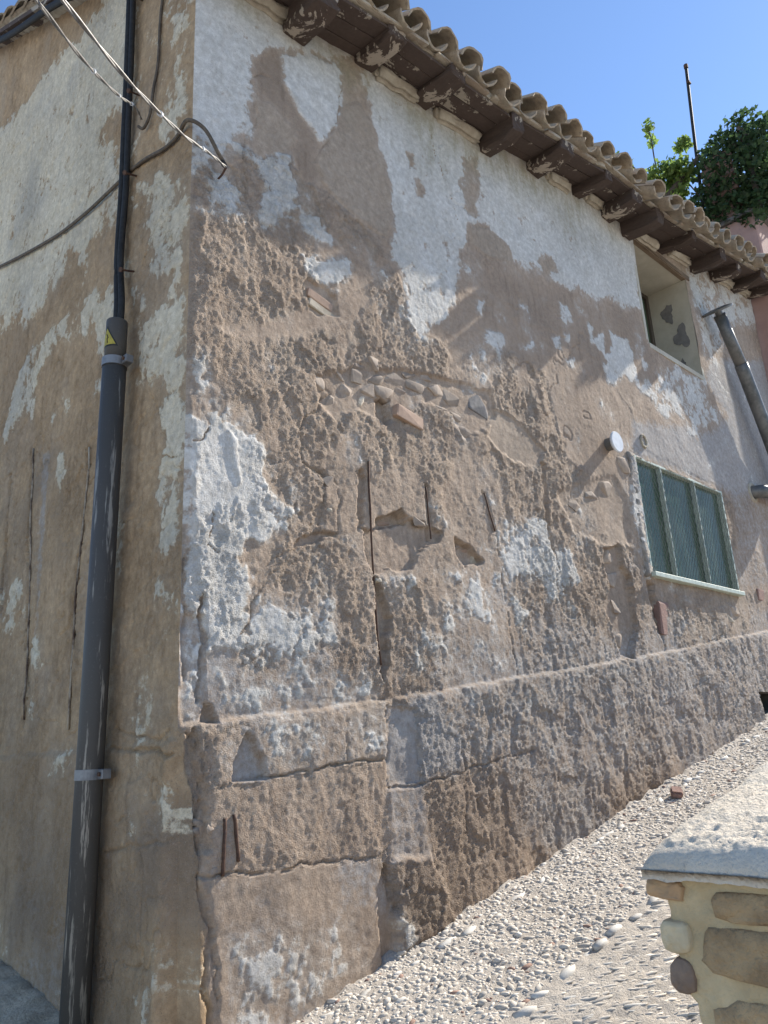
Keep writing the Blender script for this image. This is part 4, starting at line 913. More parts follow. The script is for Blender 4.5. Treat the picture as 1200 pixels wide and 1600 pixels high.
# rafters, boards and mortar under the eave
rafter_x = [0.10, 0.79, 1.48, 2.12, 2.98, 3.75, 4.55, 5.15, 5.58, 6.45, 7.35, 8.0, 8.7, 9.3]
rafter_w = [0.19, 0.20, 0.21, 0.18, 0.15, 0.18, 0.15, 0.15, 0.16, 0.14, 0.15, 0.15, 0.15, 0.15, 0.15, 0.15]
for i, (x, w) in enumerate(zip(rafter_x, rafter_w)):
    h = random.choice((0.10, 0.13, 0.16, 0.19)); L = random.uniform(0.50, 0.70); w *= random.uniform(0.85, 1.2)
    bm = bmesh.new(); bmesh.ops.create_cube(bm, size=1.0); bmesh.ops.subdivide_edges(bm, edges=bm.edges[:], cuts=4, use_grid_fill=True)
    for v in bm.verts:
        v.co = Vector((v.co.x * w, v.co.y * L, v.co.z * h)) + Vector([random.uniform(-.006, .006) for _ in range(3)])
        if v.co.y < -L * 0.42: v.co.z += max(0, -v.co.z) * 0.35      # end trimmed upwards
    bmesh.ops.bevel(bm, geom=[e for e in bm.edges if e.calc_face_angle(0) > 1.2], offset=0.008, segments=1, affect='EDGES')
    o = obj('rafter', bm, M['rafter'], house)
    o.location = (x, -0.11, soffit_z(x, -0.11) - h / 2 + 0.012); o.rotation_euler = (sp_a, random.uniform(-.16, .16), random.uniform(-.12, .12))
    # soffit boards between rafters
    if i < len(rafter_x) - 1:
        xn = rafter_x[i + 1]
        for b_ in range(3):
            yb = -0.32 + b_ * 0.15
            xm = (x + xn) / 2; L = xn - x + 0.02
            bm = box_bm((0, 0, 0), (L, 0.145, 0.02), bevel=0.003, jitter=0.003)
            o = obj('soffit_board', bm, M['soffit'], house); o.location = (xm, yb, soffit_z(xm, yb) + random.uniform(-.004, .004)); o.rotation_euler = (sp_a, -math.atan2(eave_z(xn) - eave_z(x), xn - x), 0)
        # mortar fill between rafters at the wall head
        if i % 3 != 1:
            bm = box_bm((0, 0, 0), (L * random.uniform(.45, .8), 0.10, 0.13), bevel=0.03, seg=2); bmesh.ops.subdivide_edges(bm, edges=bm.edges[:], cuts=4, use_grid_fill=True)
            for v in bm.verts: v.co += Vector([0.03 * float(vnoise(np.array([v.co.x * 16 + 7 * i + 3 * q_]), np.array([v.co.z * 16 + v.co.y * 9]), 60 + q_)[0]) for q_ in range(3)])
            o = obj('mortar_fill', bm, M['eaveplaster'], house, True); o.location = (xm + 0.03, -0.03, soffit_z(xm, -0.03) - 0.05); o.rotation_euler = (0.5, -0.1, 0)
# split edge boards along the eave
x = -0.1; i = 0
while x < 8.6:
    L = random.uniform(0.55, 1.05); xm = x + L / 2; sl = math.atan2(eave_z(x + L) - eave_z(x), L)
    for q in range(2):
        bm = box_bm((0, 0, 0), (L * random.uniform(.9, .99), 0.07, 0.024), bevel=0.004, jitter=0.004)
        o = obj('eave_board', bm, M['palewood'], house); yb = EY + 0.035 + q * 0.066
        o.location = (xm, yb, soffit_z(xm, yb) + 0.022 + 0.014 * (1 - q) + random.uniform(-.006, .006)); o.rotation_euler = (sp_a + random.uniform(-.15, .15), -sl + random.uniform(-.015, .015), random.uniform(-.02, .02))
    x += L + random.uniform(0.0, 0.06); i += 1

v = []; f = []; bx = np.linspace(-0.12, 9.36, 160)
for x in bx:
    e = 0.012 * math.sin(11 * x) + 0.010 * math.sin(29 * x + 1); y0 = EY + 0.045 + e
    v += [(x, y0, soffit_z(x, y0) + 0.03), (x, y0 - 0.01, soffit_z(x, y0) + 0.085 + e), (x, -0.02, eave_z(x) + PITCH * (-0.02 - EY) + 0.01), (x, -0.02, soffit_z(x, -0.02) + 0.03)]
for k in range(len(bx) - 1):
    for q in range(4): a = k * 4 + q; b = k * 4 + (q + 1) % 4; f.append((a, b, b + 4, a + 4))
f += [(0, 1, 2, 3), tuple(len(v) - 4 + k for k in (3, 2, 1, 0))]
link('eave_mortar', mesh_from('eave_mortar', v, f), house, M['eaveplaster'])
# ------------------------------------------------------------------ windows
def prism(name, pts, y0, y1, mat, parent):
    """vertical-plane polygon (x,z) extruded in y"""
    n = len(pts); v = [(x, y0, z) for x, z in pts] + [(x, y1, z) for x, z in pts]
    f = [tuple(range(n))[::-1], tuple(range(n, 2 * n))] + [(k, (k + 1) % n, n + (k + 1) % n, n + k) for k in range(n)]
    return link(name, mesh_from(name, v, f), parent, mat)
win = empty('window', (5.98, 0, 3.05)); win.parent = house; win.matrix_parent_inverse = Matrix.Translation(-house.location); win['label'] = 'wide three-pane window with pale green bars behind wire mesh'
def bar(name, c, s, mat, par, bev=0.004): return obj(name, box_bm(c, s, bevel=bev), mat, par)
wx0, wx1, wz0, wz1 = 4.965, 6.97, 3.045, 4.265
bar('frame', (wx0 + 0.015, 0.02, (wz0 + wz1) / 2), (0.030, 0.07, wz1 - wz0 + 0.02), M['greenpaint'], win)
bar('frame', (wx1 - 0.015, 0.02, (wz0 + wz1) / 2), (0.030, 0.07, wz1 - wz0 + 0.02), M['greenpaint'], win)
bar('frame', ((wx0 + wx1) / 2, 0.022, wz1 - 0.005), (wx1 - wx0, 0.066, 0.026), M['greenpaint'], win)
bar('sill', ((wx0 + wx1) / 2, -0.012, wz0 + 0.012), (wx1 - wx0 + 0.03, 0.10, 0.045), M['greenpaint'], win)
mull = [5.50, 6.26]
for x in mull: bar('mullion', (x, 0.012, (wz0 + wz1) / 2), (0.026, 0.05, wz1 - wz0 - 0.03), M['greenpaint'], win)
edges = [wx0 + .03] + mull + [wx1 - .03]
for a, b in zip(edges[:-1], edges[1:]): bar('pane', ((a + b) / 2, 0.045, (wz0 + wz1) / 2), (b - a, 0.006, wz1 - wz0 - 0.02), M['glass'], win, 0)
# diamond wire mesh in front
bm = bmesh.new(); st = 0.062; W_, H_ = wx1 - wx0 - 0.05, wz1 - wz0 - 0.06
k = -int(H_ / st) - 1
while k * st < W_ + 0.01:
    for s in (1, -1):
        pts = []
        a0 = k * st
        x0_, z0_ = a0, 0.0; x1_, z1_ = a0 + H_ * 0.62, H_
        if x1_ < 0 or x0_ > W_: continue
        if x0_ < 0: z0_ += -x0_ / 0.62; x0_ = 0
        if x1_ > W_: z1_ -= (x1_ - W_) / 0.62; x1_ = W_
        if z1_ - z0_ < 0.02: continue
        za, zb = (z0_, z1_) if s == 1 else (H_ - z0_, H_ - z1_)
        sg = [(wx0 + .025 + x0_ + (x1_ - x0_) * t, -0.022 + 0.006 * math.sin(6 * t + k) + 0.001 * s, wz0 + 0.035 + za + (zb - za) * t) for t in np.linspace(0, 1, 5)]
        tube_bm(sg, 0.0024, 3, bm, caps=False)
    k += 1
o = obj('wire_mesh', bm, M['wire'], win); o['kind'] = 'stuff'
# rough mortar jamb on the left of the window
bm = box_bm((0, 0, 0), (0.13, 0.04, 1.26), bevel=0.010, seg=2); bmesh.ops.subdivide_edges(bm, edges=[e for e in bm.edges if e.calc_length() > 0.4], cuts=40, use_grid_fill=True)
for v in bm.verts: v.co += Vector((random.uniform(-.012, .012) + 0.02 * math.sin(v.co.z * 9), random.uniform(-.008, .008), 0))
o = obj('mortar_jamb', bm, M['jamb'], win, True); o.location = (4.905, 0.002, 3.655)
bar('room_back', ((wx0 + wx1) / 2, 0.10, (wz0 + wz1) / 2), (wx1 - wx0, 0.02, wz1 - wz0), M['darkroom'], win, 0)

# upper window with a deep reveal
uw = empty('window', (6.4, 0, 5.8)); uw.parent = house; uw.matrix_parent_inverse = Matrix.Translation(-house.location); uw['label'] = 'small upper window set deep in a cream plastered reveal'
ux0, ux1, uz0, uz1, dep = 5.75, 7.09, 5.79, 7.17, 0.57
prism('reveal', [(ux1, uz0 - .02), (ux1 + 0.05, uz0 - .02), (ux1 + 0.05, uz1 + .02), (ux1, uz1 + .02)], 0.0, dep, M['cream'], uw)
prism('reveal', [(ux0 - 0.05, uz0 - .02), (ux0, uz0 - .02), (ux0, uz1 + .02), (ux0 - 0.05, uz1 + .02)], 0.0, dep, M['cream'], uw)
prism('sill', [(ux0, uz0 - 0.05), (ux1, uz0 - 0.05), (ux1, uz0 + 0.008), (ux0, uz0 + 0.008)], -0.004, dep, M['cream'], uw)
prism('lintel', [(ux0 - 0.04, uz1), (ux1 + 0.08, uz1), (ux1 + 0.08, uz1 + 0.06), (ux0 - 0.04, uz1 + 0.06)], -0.02, 0.05, M['lintel'], uw)
prism('reveal', [(ux0, uz1 + 0.004), (ux1, uz1 + 0.004), (ux1, uz1 + 0.06), (ux0, uz1 + 0.06)], 0.052, dep, M['cream'], uw)
for x in (ux0 + 0.05, ux0 + 0.36, ux1 - 0.62, ux1 - 0.04): bar('frame', (x, dep - 0.03, (uz0 + uz1) / 2), (0.06, 0.05, uz1 - uz0), M['darkwood'], uw)
for z in (uz0 + 0.03, uz1 - 0.03): bar('frame', ((ux0 + ux1) / 2, dep - 0.03, z), (ux1 - ux0, 0.044, 0.06), M['darkwood'], uw)
bar('pane', ((ux0 + ux1) / 2, dep - 0.015, (uz0 + uz1) / 2), (ux1 - ux0, 0.006, uz1 - uz0), M['glass'], uw, 0)
bar('shutter', (ux0 + 0.2, dep - 0.10, (uz0 + uz1) / 2), (0.34, 0.03, uz1 - uz0 - .06), M['darkwood'], uw)
for (y, z, a, b, s) in ((0.30, 6.80, 0.075, 0.13, 1), (0.17, 6.42, 0.085, 0.16, 2), (0.22, 5.99, 0.06, 0.11, 3)):
    rnd = random.Random(s); n = 26; bmx = bmesh.new()
    r_ = [1 + 0.22 * math.sin(3 * t + s) + rnd.uniform(-.16, .16) for t in np.linspace(0, 6.283, n, endpoint=False)]
    top = [bmx.verts.new((ux1 - 0.006, y + a * r_[k] * math.cos(6.283 * k / n), z + b * r_[k] * math.sin(6.283 * k / n))) for k in range(n)]
    bot = [bmx.verts.new((ux1 + 0.004, v.co.y, v.co.z)) for v in top]
    bmx.faces.new(top)
    for k in range(n): bmx.faces.new((top[k], top[(k + 1) % n], bot[(k + 1) % n], bot[k]))
    obj('bare_patch', bmx, M['greypatch'], uw)

# dark low doorway at the far end of the plinth
dr = empty('cellar_opening', (7.2, 0.1, 1.6)); dr.parent = house; dr.matrix_parent_inverse = Matrix.Translation(-house.location)
prism('jamb', [(6.90, 1.30), (6.94, 1.30), (6.94, 2.02), (6.90, 2.02)], -0.01, 0.6, M['greypatch'], dr)
prism('jamb', [(7.69, 1.30), (7.74, 1.30), (7.74, 2.02), (7.69, 2.02)], -0.01, 0.6, M['greypatch'], dr)
prism('lintel', [(6.94, 1.975), (7.69, 1.975), (7.69, 2.03), (6.94, 2.03)], -0.012, 0.6, M['darkwood'], dr)
prism('door', [(6.94, 1.30), (7.69, 1.30), (7.69, 1.975), (6.94, 1.975)], 0.25, 0.28, M['darkwood'], dr)

# ------------------------------------------------------------------ fittings on the long wall
def disc_tube(name, c, axis, r, L, mat, parent, seg=24):
    a = Vector(axis).normalized(); return obj(name, tube_bm([Vector(c), Vector(c) + a * L], r, seg), mat, parent, False)
vent = empty('vent_cap', (4.5, wall_y(4.5, 4.26), 4.26)); tag(vent, 'round white vent cap sticking out above the wire-meshed window', 'vent cap')
yv0 = wall_y(4.5, 4.26)
disc_tube('collar', (4.48, yv0 + 0.03, 4.262), (0, -1, 0), 0.062, 0.12, M['zinc'], vent)
bmv = tube_bm([(4.48, yv0 - 0.085, 4.262), (4.48, yv0 - 0.10, 4.262), (4.48, yv0 - 0.112, 4.262)], [0.098, 0.106, 0.098], 28); obj('cap', bmv, M['whiteplastic'], vent)
ringb = bmesh.new(); yr = wall_y(5.21, 4.475)
pr = [(5.21 + 0.055 * math.cos(t), yr - 0.006, 4.475 + 0.065 * math.sin(t)) for t in np.linspace(0, 6.283, 20)]
tube_bm(pr, [0.014 + 0.005 * math.sin(3 * k) for k in range(20)], 6, ringb, caps=False)
o = obj('plaster_ring', ringb, M['eaveplaster'], None, True); tag(o, 'small crusty plaster ring left on the wall beside the vent cap', 'plaster ring')

flue = empty('flue_pipe', (7.95, -0.02, 4.4)); tag(flue, 'grey metal flue pipe with a flat disc cowl leaning up along the wall', 'flue pipe')
fa, fb, fc = Vector((7.49, -0.19, 6.717)), Vector((7.932, -0.19, 6.102)), Vector((8.372, -0.19, 5.269))
fd = (fa - fc).normalized()
obj('upper_tube', tube_bm([fb - fd * 0.03, fa], 0.074, 20), M['zinc'], flue, True)
obj('lower_tube', tube_bm(smooth_path([fb + fd * 0.05, fc, (8.62, -0.19, 4.72), (8.56, -0.20, 4.52), (8.25, -0.17, 4.45), (7.98, -0.12, 4.44), (7.92, 0.03, 4.44)], 6), 0.083, 20), M['zinc'], flue, True)
obj('cowl', tube_bm([fa + fd * 0.05, fa + fd * 0.075, fa + fd * 0.09], [0.19, 0.195, 0.10], 32), M['zinc'], flue)
obj('cowl_stem', tube_bm([fa - fd * 0.01, fa + fd * 0.06], 0.045, 14), M['zinc'], flue)
prr = [(7.92 + 0.105 * math.cos(t), -0.012, 4.44 + 0.105 * math.sin(t)) for t in np.linspace(0, 6.283, 24)]
obj('wall_collar', tube_bm(prr, 0.03, 8, caps=False), M['eaveplaster'], flue, True)

# ------------------------------------------------------------------ conduit and cables on the gable wall
def gp_(y, z, off): return Vector((gable_x(y, z) - off, y, z))
cond = empty('cable_conduit', (-0.09, 0.78, 0.3)); tag(cond, 'tall grey metal conduit pipe strapped to the gable wall', 'conduit')
CX = -0.115
base_p = Vector((CX, 0.70, -0.05)); top_p = Vector((CX, 0.645, 3.90))
axis = (top_p - base_p).normalized()
obj('pipe', tube_bm([base_p, base_p.lerp(top_p, .5), top_p], 0.070, 28), M['conduit'], cond, True)
sl0 = top_p + axis * 0.02; sl1 = top_p + axis * 0.285
obj('sleeve', tube_bm([sl0 - axis * 0.06, sl1 - axis * 0.006, sl1], [0.063, 0.063, 0.060], 28), M['conduit'], cond, True)
def clamp(pt, r):
    b = tube_bm([pt - axis * 0.026, pt + axis * 0.026], r, 28); obj('clamp', b, M['clamp'], cond)
    obj('clamp_tab', box_bm((pt.x + 0.035, pt.y - 0.088, pt.z), (0.05, 0.075, 0.05), bevel=0.004), M['clamp'], cond)
    obj('clamp_bolt', tube_bm([(pt.x + 0.0, pt.y - 0.10, pt.z), (pt.x + 0.016, pt.y - 0.10, pt.z)], 0.011, 8), M['rust'], cond)
clamp(top_p + axis * 0.0, 0.0745); clamp(base_p.lerp(top_p, 0.405), 0.0742)
obj('pipe_rim', tube_bm([top_p - axis * 0.03, top_p - axis * 0.012], [0.0735, 0.0735], 28), M['conduit'], cond)
# warning sticker: black triangle with yellow field, wrapped on the sleeve
def wrap_tri(s, r, ztop, hgt, ang0, da, name, mat):
    v = []; f = []; n = 6
    for j in range(n + 1):
        t = j / n
        for k in range(n + 1):
            a = ang0 + (k / n - 0.5) * da * max(t, 0.02) * s
            c = sl0 + axis * (ztop - t * hgt)
            v.append(c + Vector((math.cos(a) * r, math.sin(a) * r, 0)))
    for j in range(n):
        for k in range(n): a = j * (n + 1) + k; f.append((a, a + 1, a + n + 2, a + n + 1))
    me = mesh_from(name, v, f); o = link(name, me, cond, mat); md = o.modifiers.new('thickness', 'SOLIDIFY'); md.thickness = 0.0006; return o
ANG = math.radians(192)
wrap_tri(1.0, 0.0642, 0.205, 0.135, ANG, 2.3, 'warning_border', M['black'])
wrap_tri(1.0, 0.0652, 0.188, 0.108, ANG, 1.85, 'warning_field', M['yellow'])
bolt = [(0.0, 0.150), (0.18, 0.125), (0.05, 0.120), (0.12, 0.092)]
obj('warning_bolt', tube_bm([sl0 + axis * z + Vector((math.cos(ANG + a) * 0.0664, math.sin(ANG + a) * 0.0664, 0)) for a, z in bolt], 0.0035, 5), M['black'], cond)

# black cable pair down into the conduit
top_y = 0.86
for k, (dy, r, g) in enumerate(((0.0, 0.026, 'left'), (-0.050, 0.020, 'right'))):
    pts = [(-0.115, 0.648 + dy * .6, 4.05), (-0.11, 0.66 + dy, 4.30), (-0.075, 0.775 + dy * 0.9, 4.72), (-0.055, 0.80 + dy, 5.25), (-0.055, 0.815 + dy, 5.8), (-0.055, 0.83 + dy, 6.3), (-0.055, 0.86 + dy, 7.0), (-0.055, 0.87 + dy, 7.28)]
    pts = [(x_ + 0.004 * math.sin(3 * z_ + k), y_ + 0.006 * math.sin(4 * z_ + 2 * k), z_) for x_, y_, z_ in pts]
    o = obj('black_cable', tube_bm(smooth_path(pts, 6), r, 10), M['blackrubber'], None, True)
    tag(o, ['thicker black cable dropping down the gable into the grey conduit', 'thinner black cable running beside the thick one into the grey conduit'][k], 'cable')
def nail(y, z, L, drop, label):
    t = empty('wall_nail', gp_(y, z, 0)); tag(t, label, 'nail')
    a = Vector((gable_x(y, z) + 0.03, y, z)); b = Vector((a.x - L, y - 0.03, z - drop)); 
    obj('shank', tube_bm([a, b], 0.007, 6), M['rust'], t); obj('head', tube_bm([b, b + (b - a).normalized() * 0.012], 0.016, 8), M['rust'], t)
for (y, z, lab) in ((0.70, 5.36, 'rusty nail beside the black cables below the crossing thin cable'), (0.66, 4.60, 'lowest rusty nail holding the black cables above the conduit'), (0.72, 6.05, 'rusty nail beside the black cables where the twisted cables cross'), (0.76, 6.95, 'highest rusty nail beside the black cables')):
    nail(y, z, 0.12, 0.05, lab)
# thin vertical cable right of the pair
pts = [gp_(0.40, 6.75, 0.016), gp_(0.43, 6.5, 0.016), gp_(0.44, 6.1, 0.018), gp_(0.47, 5.9, 0.02), gp_(0.49, 5.7, 0.02), gp_(0.56, 5.63, 0.03), gp_(0.60, 5.66, 0.05)]
o = obj('thin_cable', tube_bm(smooth_path(pts, 5), 0.010, 8), M['browncable'], None, True); tag(o, 'thin brown cable coming straight down between the black cables and the corner', 'cable')
# slack cable across the gable to the corner loop
hook = Vector((0.182, wall_y(0.182, 4.99) - 0.02, 4.995))
anch = Vector((0.182, wall_y(0.182, 4.99) - 0.085, 5.01))
pts = [gp_(4.6, 6.55, 0.02), gp_(3.5, 6.10, 0.02), gp_(2.2, 5.68, 0.02), gp_(1.5, 5.50, 0.02), gp_(0.95, 5.42, 0.02), gp_(0.80, 5.43, 0.012), gp_(0.55, 5.38, 0.018), gp_(0.30, 5.30, 0.018), gp_(0.13, 5.275, 0.03), Vector((-0.045, -0.02, 5.275)), Vector((0.03, -0.09, 5.21)), Vector((0.115, -0.105, 5.08)), anch + Vector((-0.02, 0, 0.03))]
o = obj('slack_cable', tube_bm(smooth_path(pts, 7), 0.0125, 8), M['browncable'], None, True); tag(o, 'slack dark cable slanting across the cream gable and looping round the corner', 'cable')
# two twisted overhead cables arriving from across the street
def overhead(P, label, r, knots):
    S = smooth_path(P, 14); t = empty('overhead_cable', P[-1]); tag(t, label, 'overhead cable', None)
    for ph in (0, math.pi):
        Q = []
        for i_, p in enumerate(S):
            d = (S[min(i_ + 1, len(S) - 1)] - S[max(i_ - 1, 0)]).normalized(); a = d.cross(Vector((0, 0, 1))).normalized(); b = d.cross(a)
            Q.append(p + r * 0.8 * (math.cos(ph + i_ * 0.45) * a + math.sin(ph + i_ * 0.45) * b))
        obj('strand', tube_bm(Q, r, 6), M['steelcable'], t, True)
    for fr in knots:
        p = S[int(fr * (len(S) - 1))]; q = S[int(fr * (len(S) - 1)) + 1]
        d = (q - p).normalized()
        obj('cable_tie', tube_bm([p - d * 0.012, p + d * 0.012], r * 2.5, 8), M['whiteplastic'], t)
OH1 = [(-1.62, -1.98, 3.42), (-1.435, -1.66, 3.765), (-0.96, -1.20, 4.06), (-0.47, -0.72, 4.44), (-0.10, -0.37, 4.765), anch]
overhead([Vector(p) for p in OH1], 'pale twisted overhead cable ending at the hook on the long wall', 0.0050, (0.52, 0.75))
OH2 = [(-1.70, -2.0, 3.33), (-1.469, -1.65, 3.694), (-1.05, -1.02, 4.22), (-0.62, -0.36, 4.83), (-0.32, 0.10, 5.29), gp_(0.53, 5.66, 0.06)]
overhead([Vector(p) for p in OH2], 'thinner twisted overhead cable with white ties ending on the gable', 0.0042, (0.45, 0.6, 0.75))
hk = empty('wall_hook', hook); tag(hk, 'small rusty hook with insulator anchoring the overhead cable near the corner', 'hook')
obj('shank', tube_bm([hook + Vector((0, 0.06, -0.015)), hook + Vector((0, -0.02, -0.01)), anch], 0.007, 6), M['rust'], hk)
obj('insulator', tube_bm([anch + Vector((-0.035, 0, 0.035)), anch + Vector((-0.015, 0, 0.012)), anch], [0.012, 0.018, 0.012], 8), M['blackrubber'], hk)
# cable under the rake
pts = [Vector((-0.135, y, RAKE(y) - 0.17 - 0.03 * math.sin(2.2 * y))) for y in np.linspace(1.2, 5.3, 16)]
o = obj('rake_cable', tube_bm(pts, 0.030, 10), M['blackrubber'], None, True); tag(o, 'thick black cable bundle slung along under the sloping gable roof edge', 'cable bundle')

# ------------------------------------------------------------------ pebble paving
def pebble_mesh(seed, el=1.0, flat=0.6, mat='pebble'):
    bm = stone_bm(1.0 * el, 1.0, flat, seed, 1, 0.15); me = bpy.data.meshes.new('pebble'); bm.to_mesh(me); bm.free(); me.shade_smooth(); me.materials.append(M[mat]); return me
PB = {k: [pebble_mesh(200 + i + 37 * j, e, fl, k) for i in range(4) for e, fl in ((1.25, .62), (1.5, .7))] for j, k in enumerate(('pebble', 'pebblewhite', 'pebblered'))}
peb = []
yw = -0.30
rnd = random.Random(11)
def free(x, y, r, cell):
    k = (int(x / 0.06), int(y / 0.06))
    for a in (-1, 0, 1):
        for b in (-1, 0, 1):
            for (u, v, s) in cell.get((k[0] + a, k[1] + b), ()):
                if (u - x) ** 2 + (v - y) ** 2 < (0.86 * (r + s)) ** 2: return False
    return True
cell = {}
def put(x, y, r, kind, rot, el=1.0):
    if not free(x, y, r, cell): return
    cell.setdefault((int(x / 0.06), int(y / 0.06)), []).append((x, y, r)); peb.append((x, y, r, kind, rot, el))
xr = 0.35
while xr < 8.5:      # kerb row of bigger pale stones by the wall
    put(xr, -0.06 - 0.14 * min(1, xr / 1.6) + rnd.uniform(-.02, .02), rnd.uniform(.018, .036), 'pebblewhite', rnd.uniform(-.4, .4), rnd.uniform(1.3, 2.1)); xr += rnd.uniform(.09, .28)
xr = -0.2
while xr < 5:        # dividing row
    put(xr, -1.03 + rnd.uniform(-.025, .025), rnd.uniform(.020, .042), 'pebblewhite', rnd.uniform(-.8, .2), rnd.uniform(1.3, 2.0)); xr += rnd.uniform(.09, .24)
for _ in range(20000):
    x_ = rnd.uniform(-0.2, 8.5); y_ = rnd.uniform(-1.0, -0.05)
    if rnd.random() < (x_ - 4) / 6: continue
    put(x_, y_, rnd.choice((.006, .007, .008, .009, .011, .013, .016, .020)), 'pebblered' if rnd.random() < .02 else ('pebblewhite' if rnd.random() < .05 else 'pebble'), rnd.uniform(0, 3.14), rnd.uniform(1.0, 1.35))
for _ in range(7500):
    x_ = rnd.uniform(0.1, 6.5); y_ = rnd.uniform(-2.4, -1.08)
    put(x_, y_, rnd.choice((.005, .007, .009, .012, .015)), 'pebblewhite' if rnd.random() < .07 else 'pebble', -0.75 + rnd.uniform(-.25, .25), rnd.uniform(1.8, 2.8))
def shows(p):
    d = Vector((p[0], p[1], float(gz(p[0], p[1])))) - CAM; zc = d.dot(_f); u_ = 600 + 1225 * d.dot(_r) / zc; v_ = 800 - 1225 * d.dot(_u) / zc
    hid = u_ > 1010 + (1390 - v_) * -0.0 and v_ > 1380 - (u_ - 1010) * 0.8
    return (0 if (0 < u_ < 1200 and 0 < v_ < 1600 and not hid) else -1, p[2] * p[5] / zc)
peb.sort(key=lambda p: shows(p), reverse=True)
tilt = math.atan(0.2083)
loose = bmesh.new(); loose_groups = {'pebble': bmesh.new(), 'pebblewhite': bmesh.new(), 'pebblered': bmesh.new()}
path_inv = path.matrix_world.inverted()
GV = {k: [] for k in PB}; GF = {k: [] for k in PB}
for i, (x_, y_, r, kind, rot, el) in enumerate(peb):
    me = PB[kind][i % 8]; zz = float(path_z(np.array([x_]), np.array([y_]))[0]) + r * (-0.22 if el < 1.7 else -0.35)
    T = Matrix.Translation((x_, y_, zz)) @ Euler((0, -tilt, 0)).to_matrix().to_4x4() @ Euler((rnd.uniform(-.2, .2), rnd.uniform(-.2, .2), rot)).to_matrix().to_4x4() @ Matrix.Diagonal((r * el, r, r * (1.15 if el < 1.7 else .85), 1))
    if i < 300:
        o = bpy.data.objects.new('pebble', me); COL.objects.link(o); o.parent = path; o.matrix_world = T
    else:
        n0 = sum(len(a) for a in GV[kind])
        co = np.empty(len(me.vertices) * 3); me.vertices.foreach_get('co', co); co = co.reshape(-1, 3)
        Tm = np.array(T); GV[kind].append(co @ Tm[:3, :3].T + Tm[:3, 3])
        fi = np.empty(len(me.loops), np.int32); me.loops.foreach_get('vertex_index', fi); GF[kind].append(fi.reshape(-1, 3) + n0)
for kind in GV:
    if GV[kind]:
        o = link('pebble_bed', raw_mesh('pebble_bed', np.concatenate(GV[kind]), np.concatenate(GF[kind]), True), path, M[kind]); o['kind'] = 'stuff'
for k in range(26):
    xx, yy = -rnd.uniform(.05, 1.0), rnd.uniform(0.9, 2.6); o = bpy.data.objects.new('pebble', PB['pebble'][k % 8]); COL.objects.link(o); o.parent = lane
    r = rnd.uniform(.012, .04); o.location = (xx, yy, float(gz(xx, yy)) + 0.02); o.scale = (r, r, r * .8); o.rotation_euler = (rnd.uniform(-.3, .3), 0, rnd.uniform(0, 3))
o = obj('brick_fragment', box_bm((0, 0, 0), (0.13, 0.09, 0.055), bevel=0.012, jitter=0.005, seg=2), M['redbrick'], None); o.location = (4.25, -0.30, float(gz(4.25, -.3)) + 0.035); o.rotation_euler = (0.1, -0.3, 0.5)
tag(o, 'broken red brick piece lying loose on the cobbles by the wall', 'brick')

# ------------------------------------------------------------------ low stone wall beside the path
low = empty('low_wall', (0.2, -2.6, 0.25)); tag(low, 'low rubble stone wall end with ochre mortar and a rough white cement cap', 'low wall')
LX, LY = 0.08, -2.33
# mortar body: end face at x = LX, running up the path
us = np.linspace(0, 1, 60); body_v = []
def low_face():
    ysf = np.linspace(LY, LY - 0.62, 84); zsf = np.linspace(0.0, 1.262, 150); YY, ZZ = np.meshgrid(ysf, zsf)
    d = LY - YY
    left_in = 0.012 * sstep(1.20, 1.16, ZZ) + 0.012 * sstep(1.08, 1.04, ZZ) + 0.035 * sstep(1.0, .95, ZZ) + 0.012 * fbm(ZZ * 14, ZZ * 0, 301, 3)
    dep = 0.008 * fbm(YY * 6, ZZ * 6, 302, 3) + 0.009 * fbm(YY * 26, ZZ * 26, 303, 4) + 0.035 * np.exp(-d / 0.015)
    vx = LX + 0.02 + dep; vy = YY - left_in * np.exp(-d / 0.12)
    v = np.stack([vx, vy, ZZ], 2); nz, ny = ZZ.shape
    i = np.arange((nz - 1) * (ny - 1)); a = (i // (ny - 1)) * ny + i % (ny - 1)
    q = np.stack([a, a + 1, a + 1 + ny, a + ny], 1)
    return v.reshape(-1, 3), q, left_in[:, 0], zsf
v, q, lin, zsf = low_face()
link('mortar_face', raw_mesh('mortar_face', v, q), low, M['ochremortar'])
# side facing the house
xsf = np.linspace(LX + 0.075, 6.0, 120); XX, ZZ = np.meshgrid(xsf, zsf)
vy = LY - lin[:, None] * np.ones_like(XX) + 0.02 * fbm(XX * 5, ZZ * 6, 311, 4)
zz2 = ZZ + 0.2083 * (XX - LX)
v = np.stack([XX, vy, zz2], 2); nz, nx = XX.shape; i = np.arange((nz - 1) * (nx - 1)); a = (i // (nx - 1)) * nx + i % (nx - 1)
link('side_face', raw_mesh('side_face', v.reshape(-1, 3), np.stack([a, a + nx, a + 1 + nx, a + 1], 1)), low, M['ochremortar'])
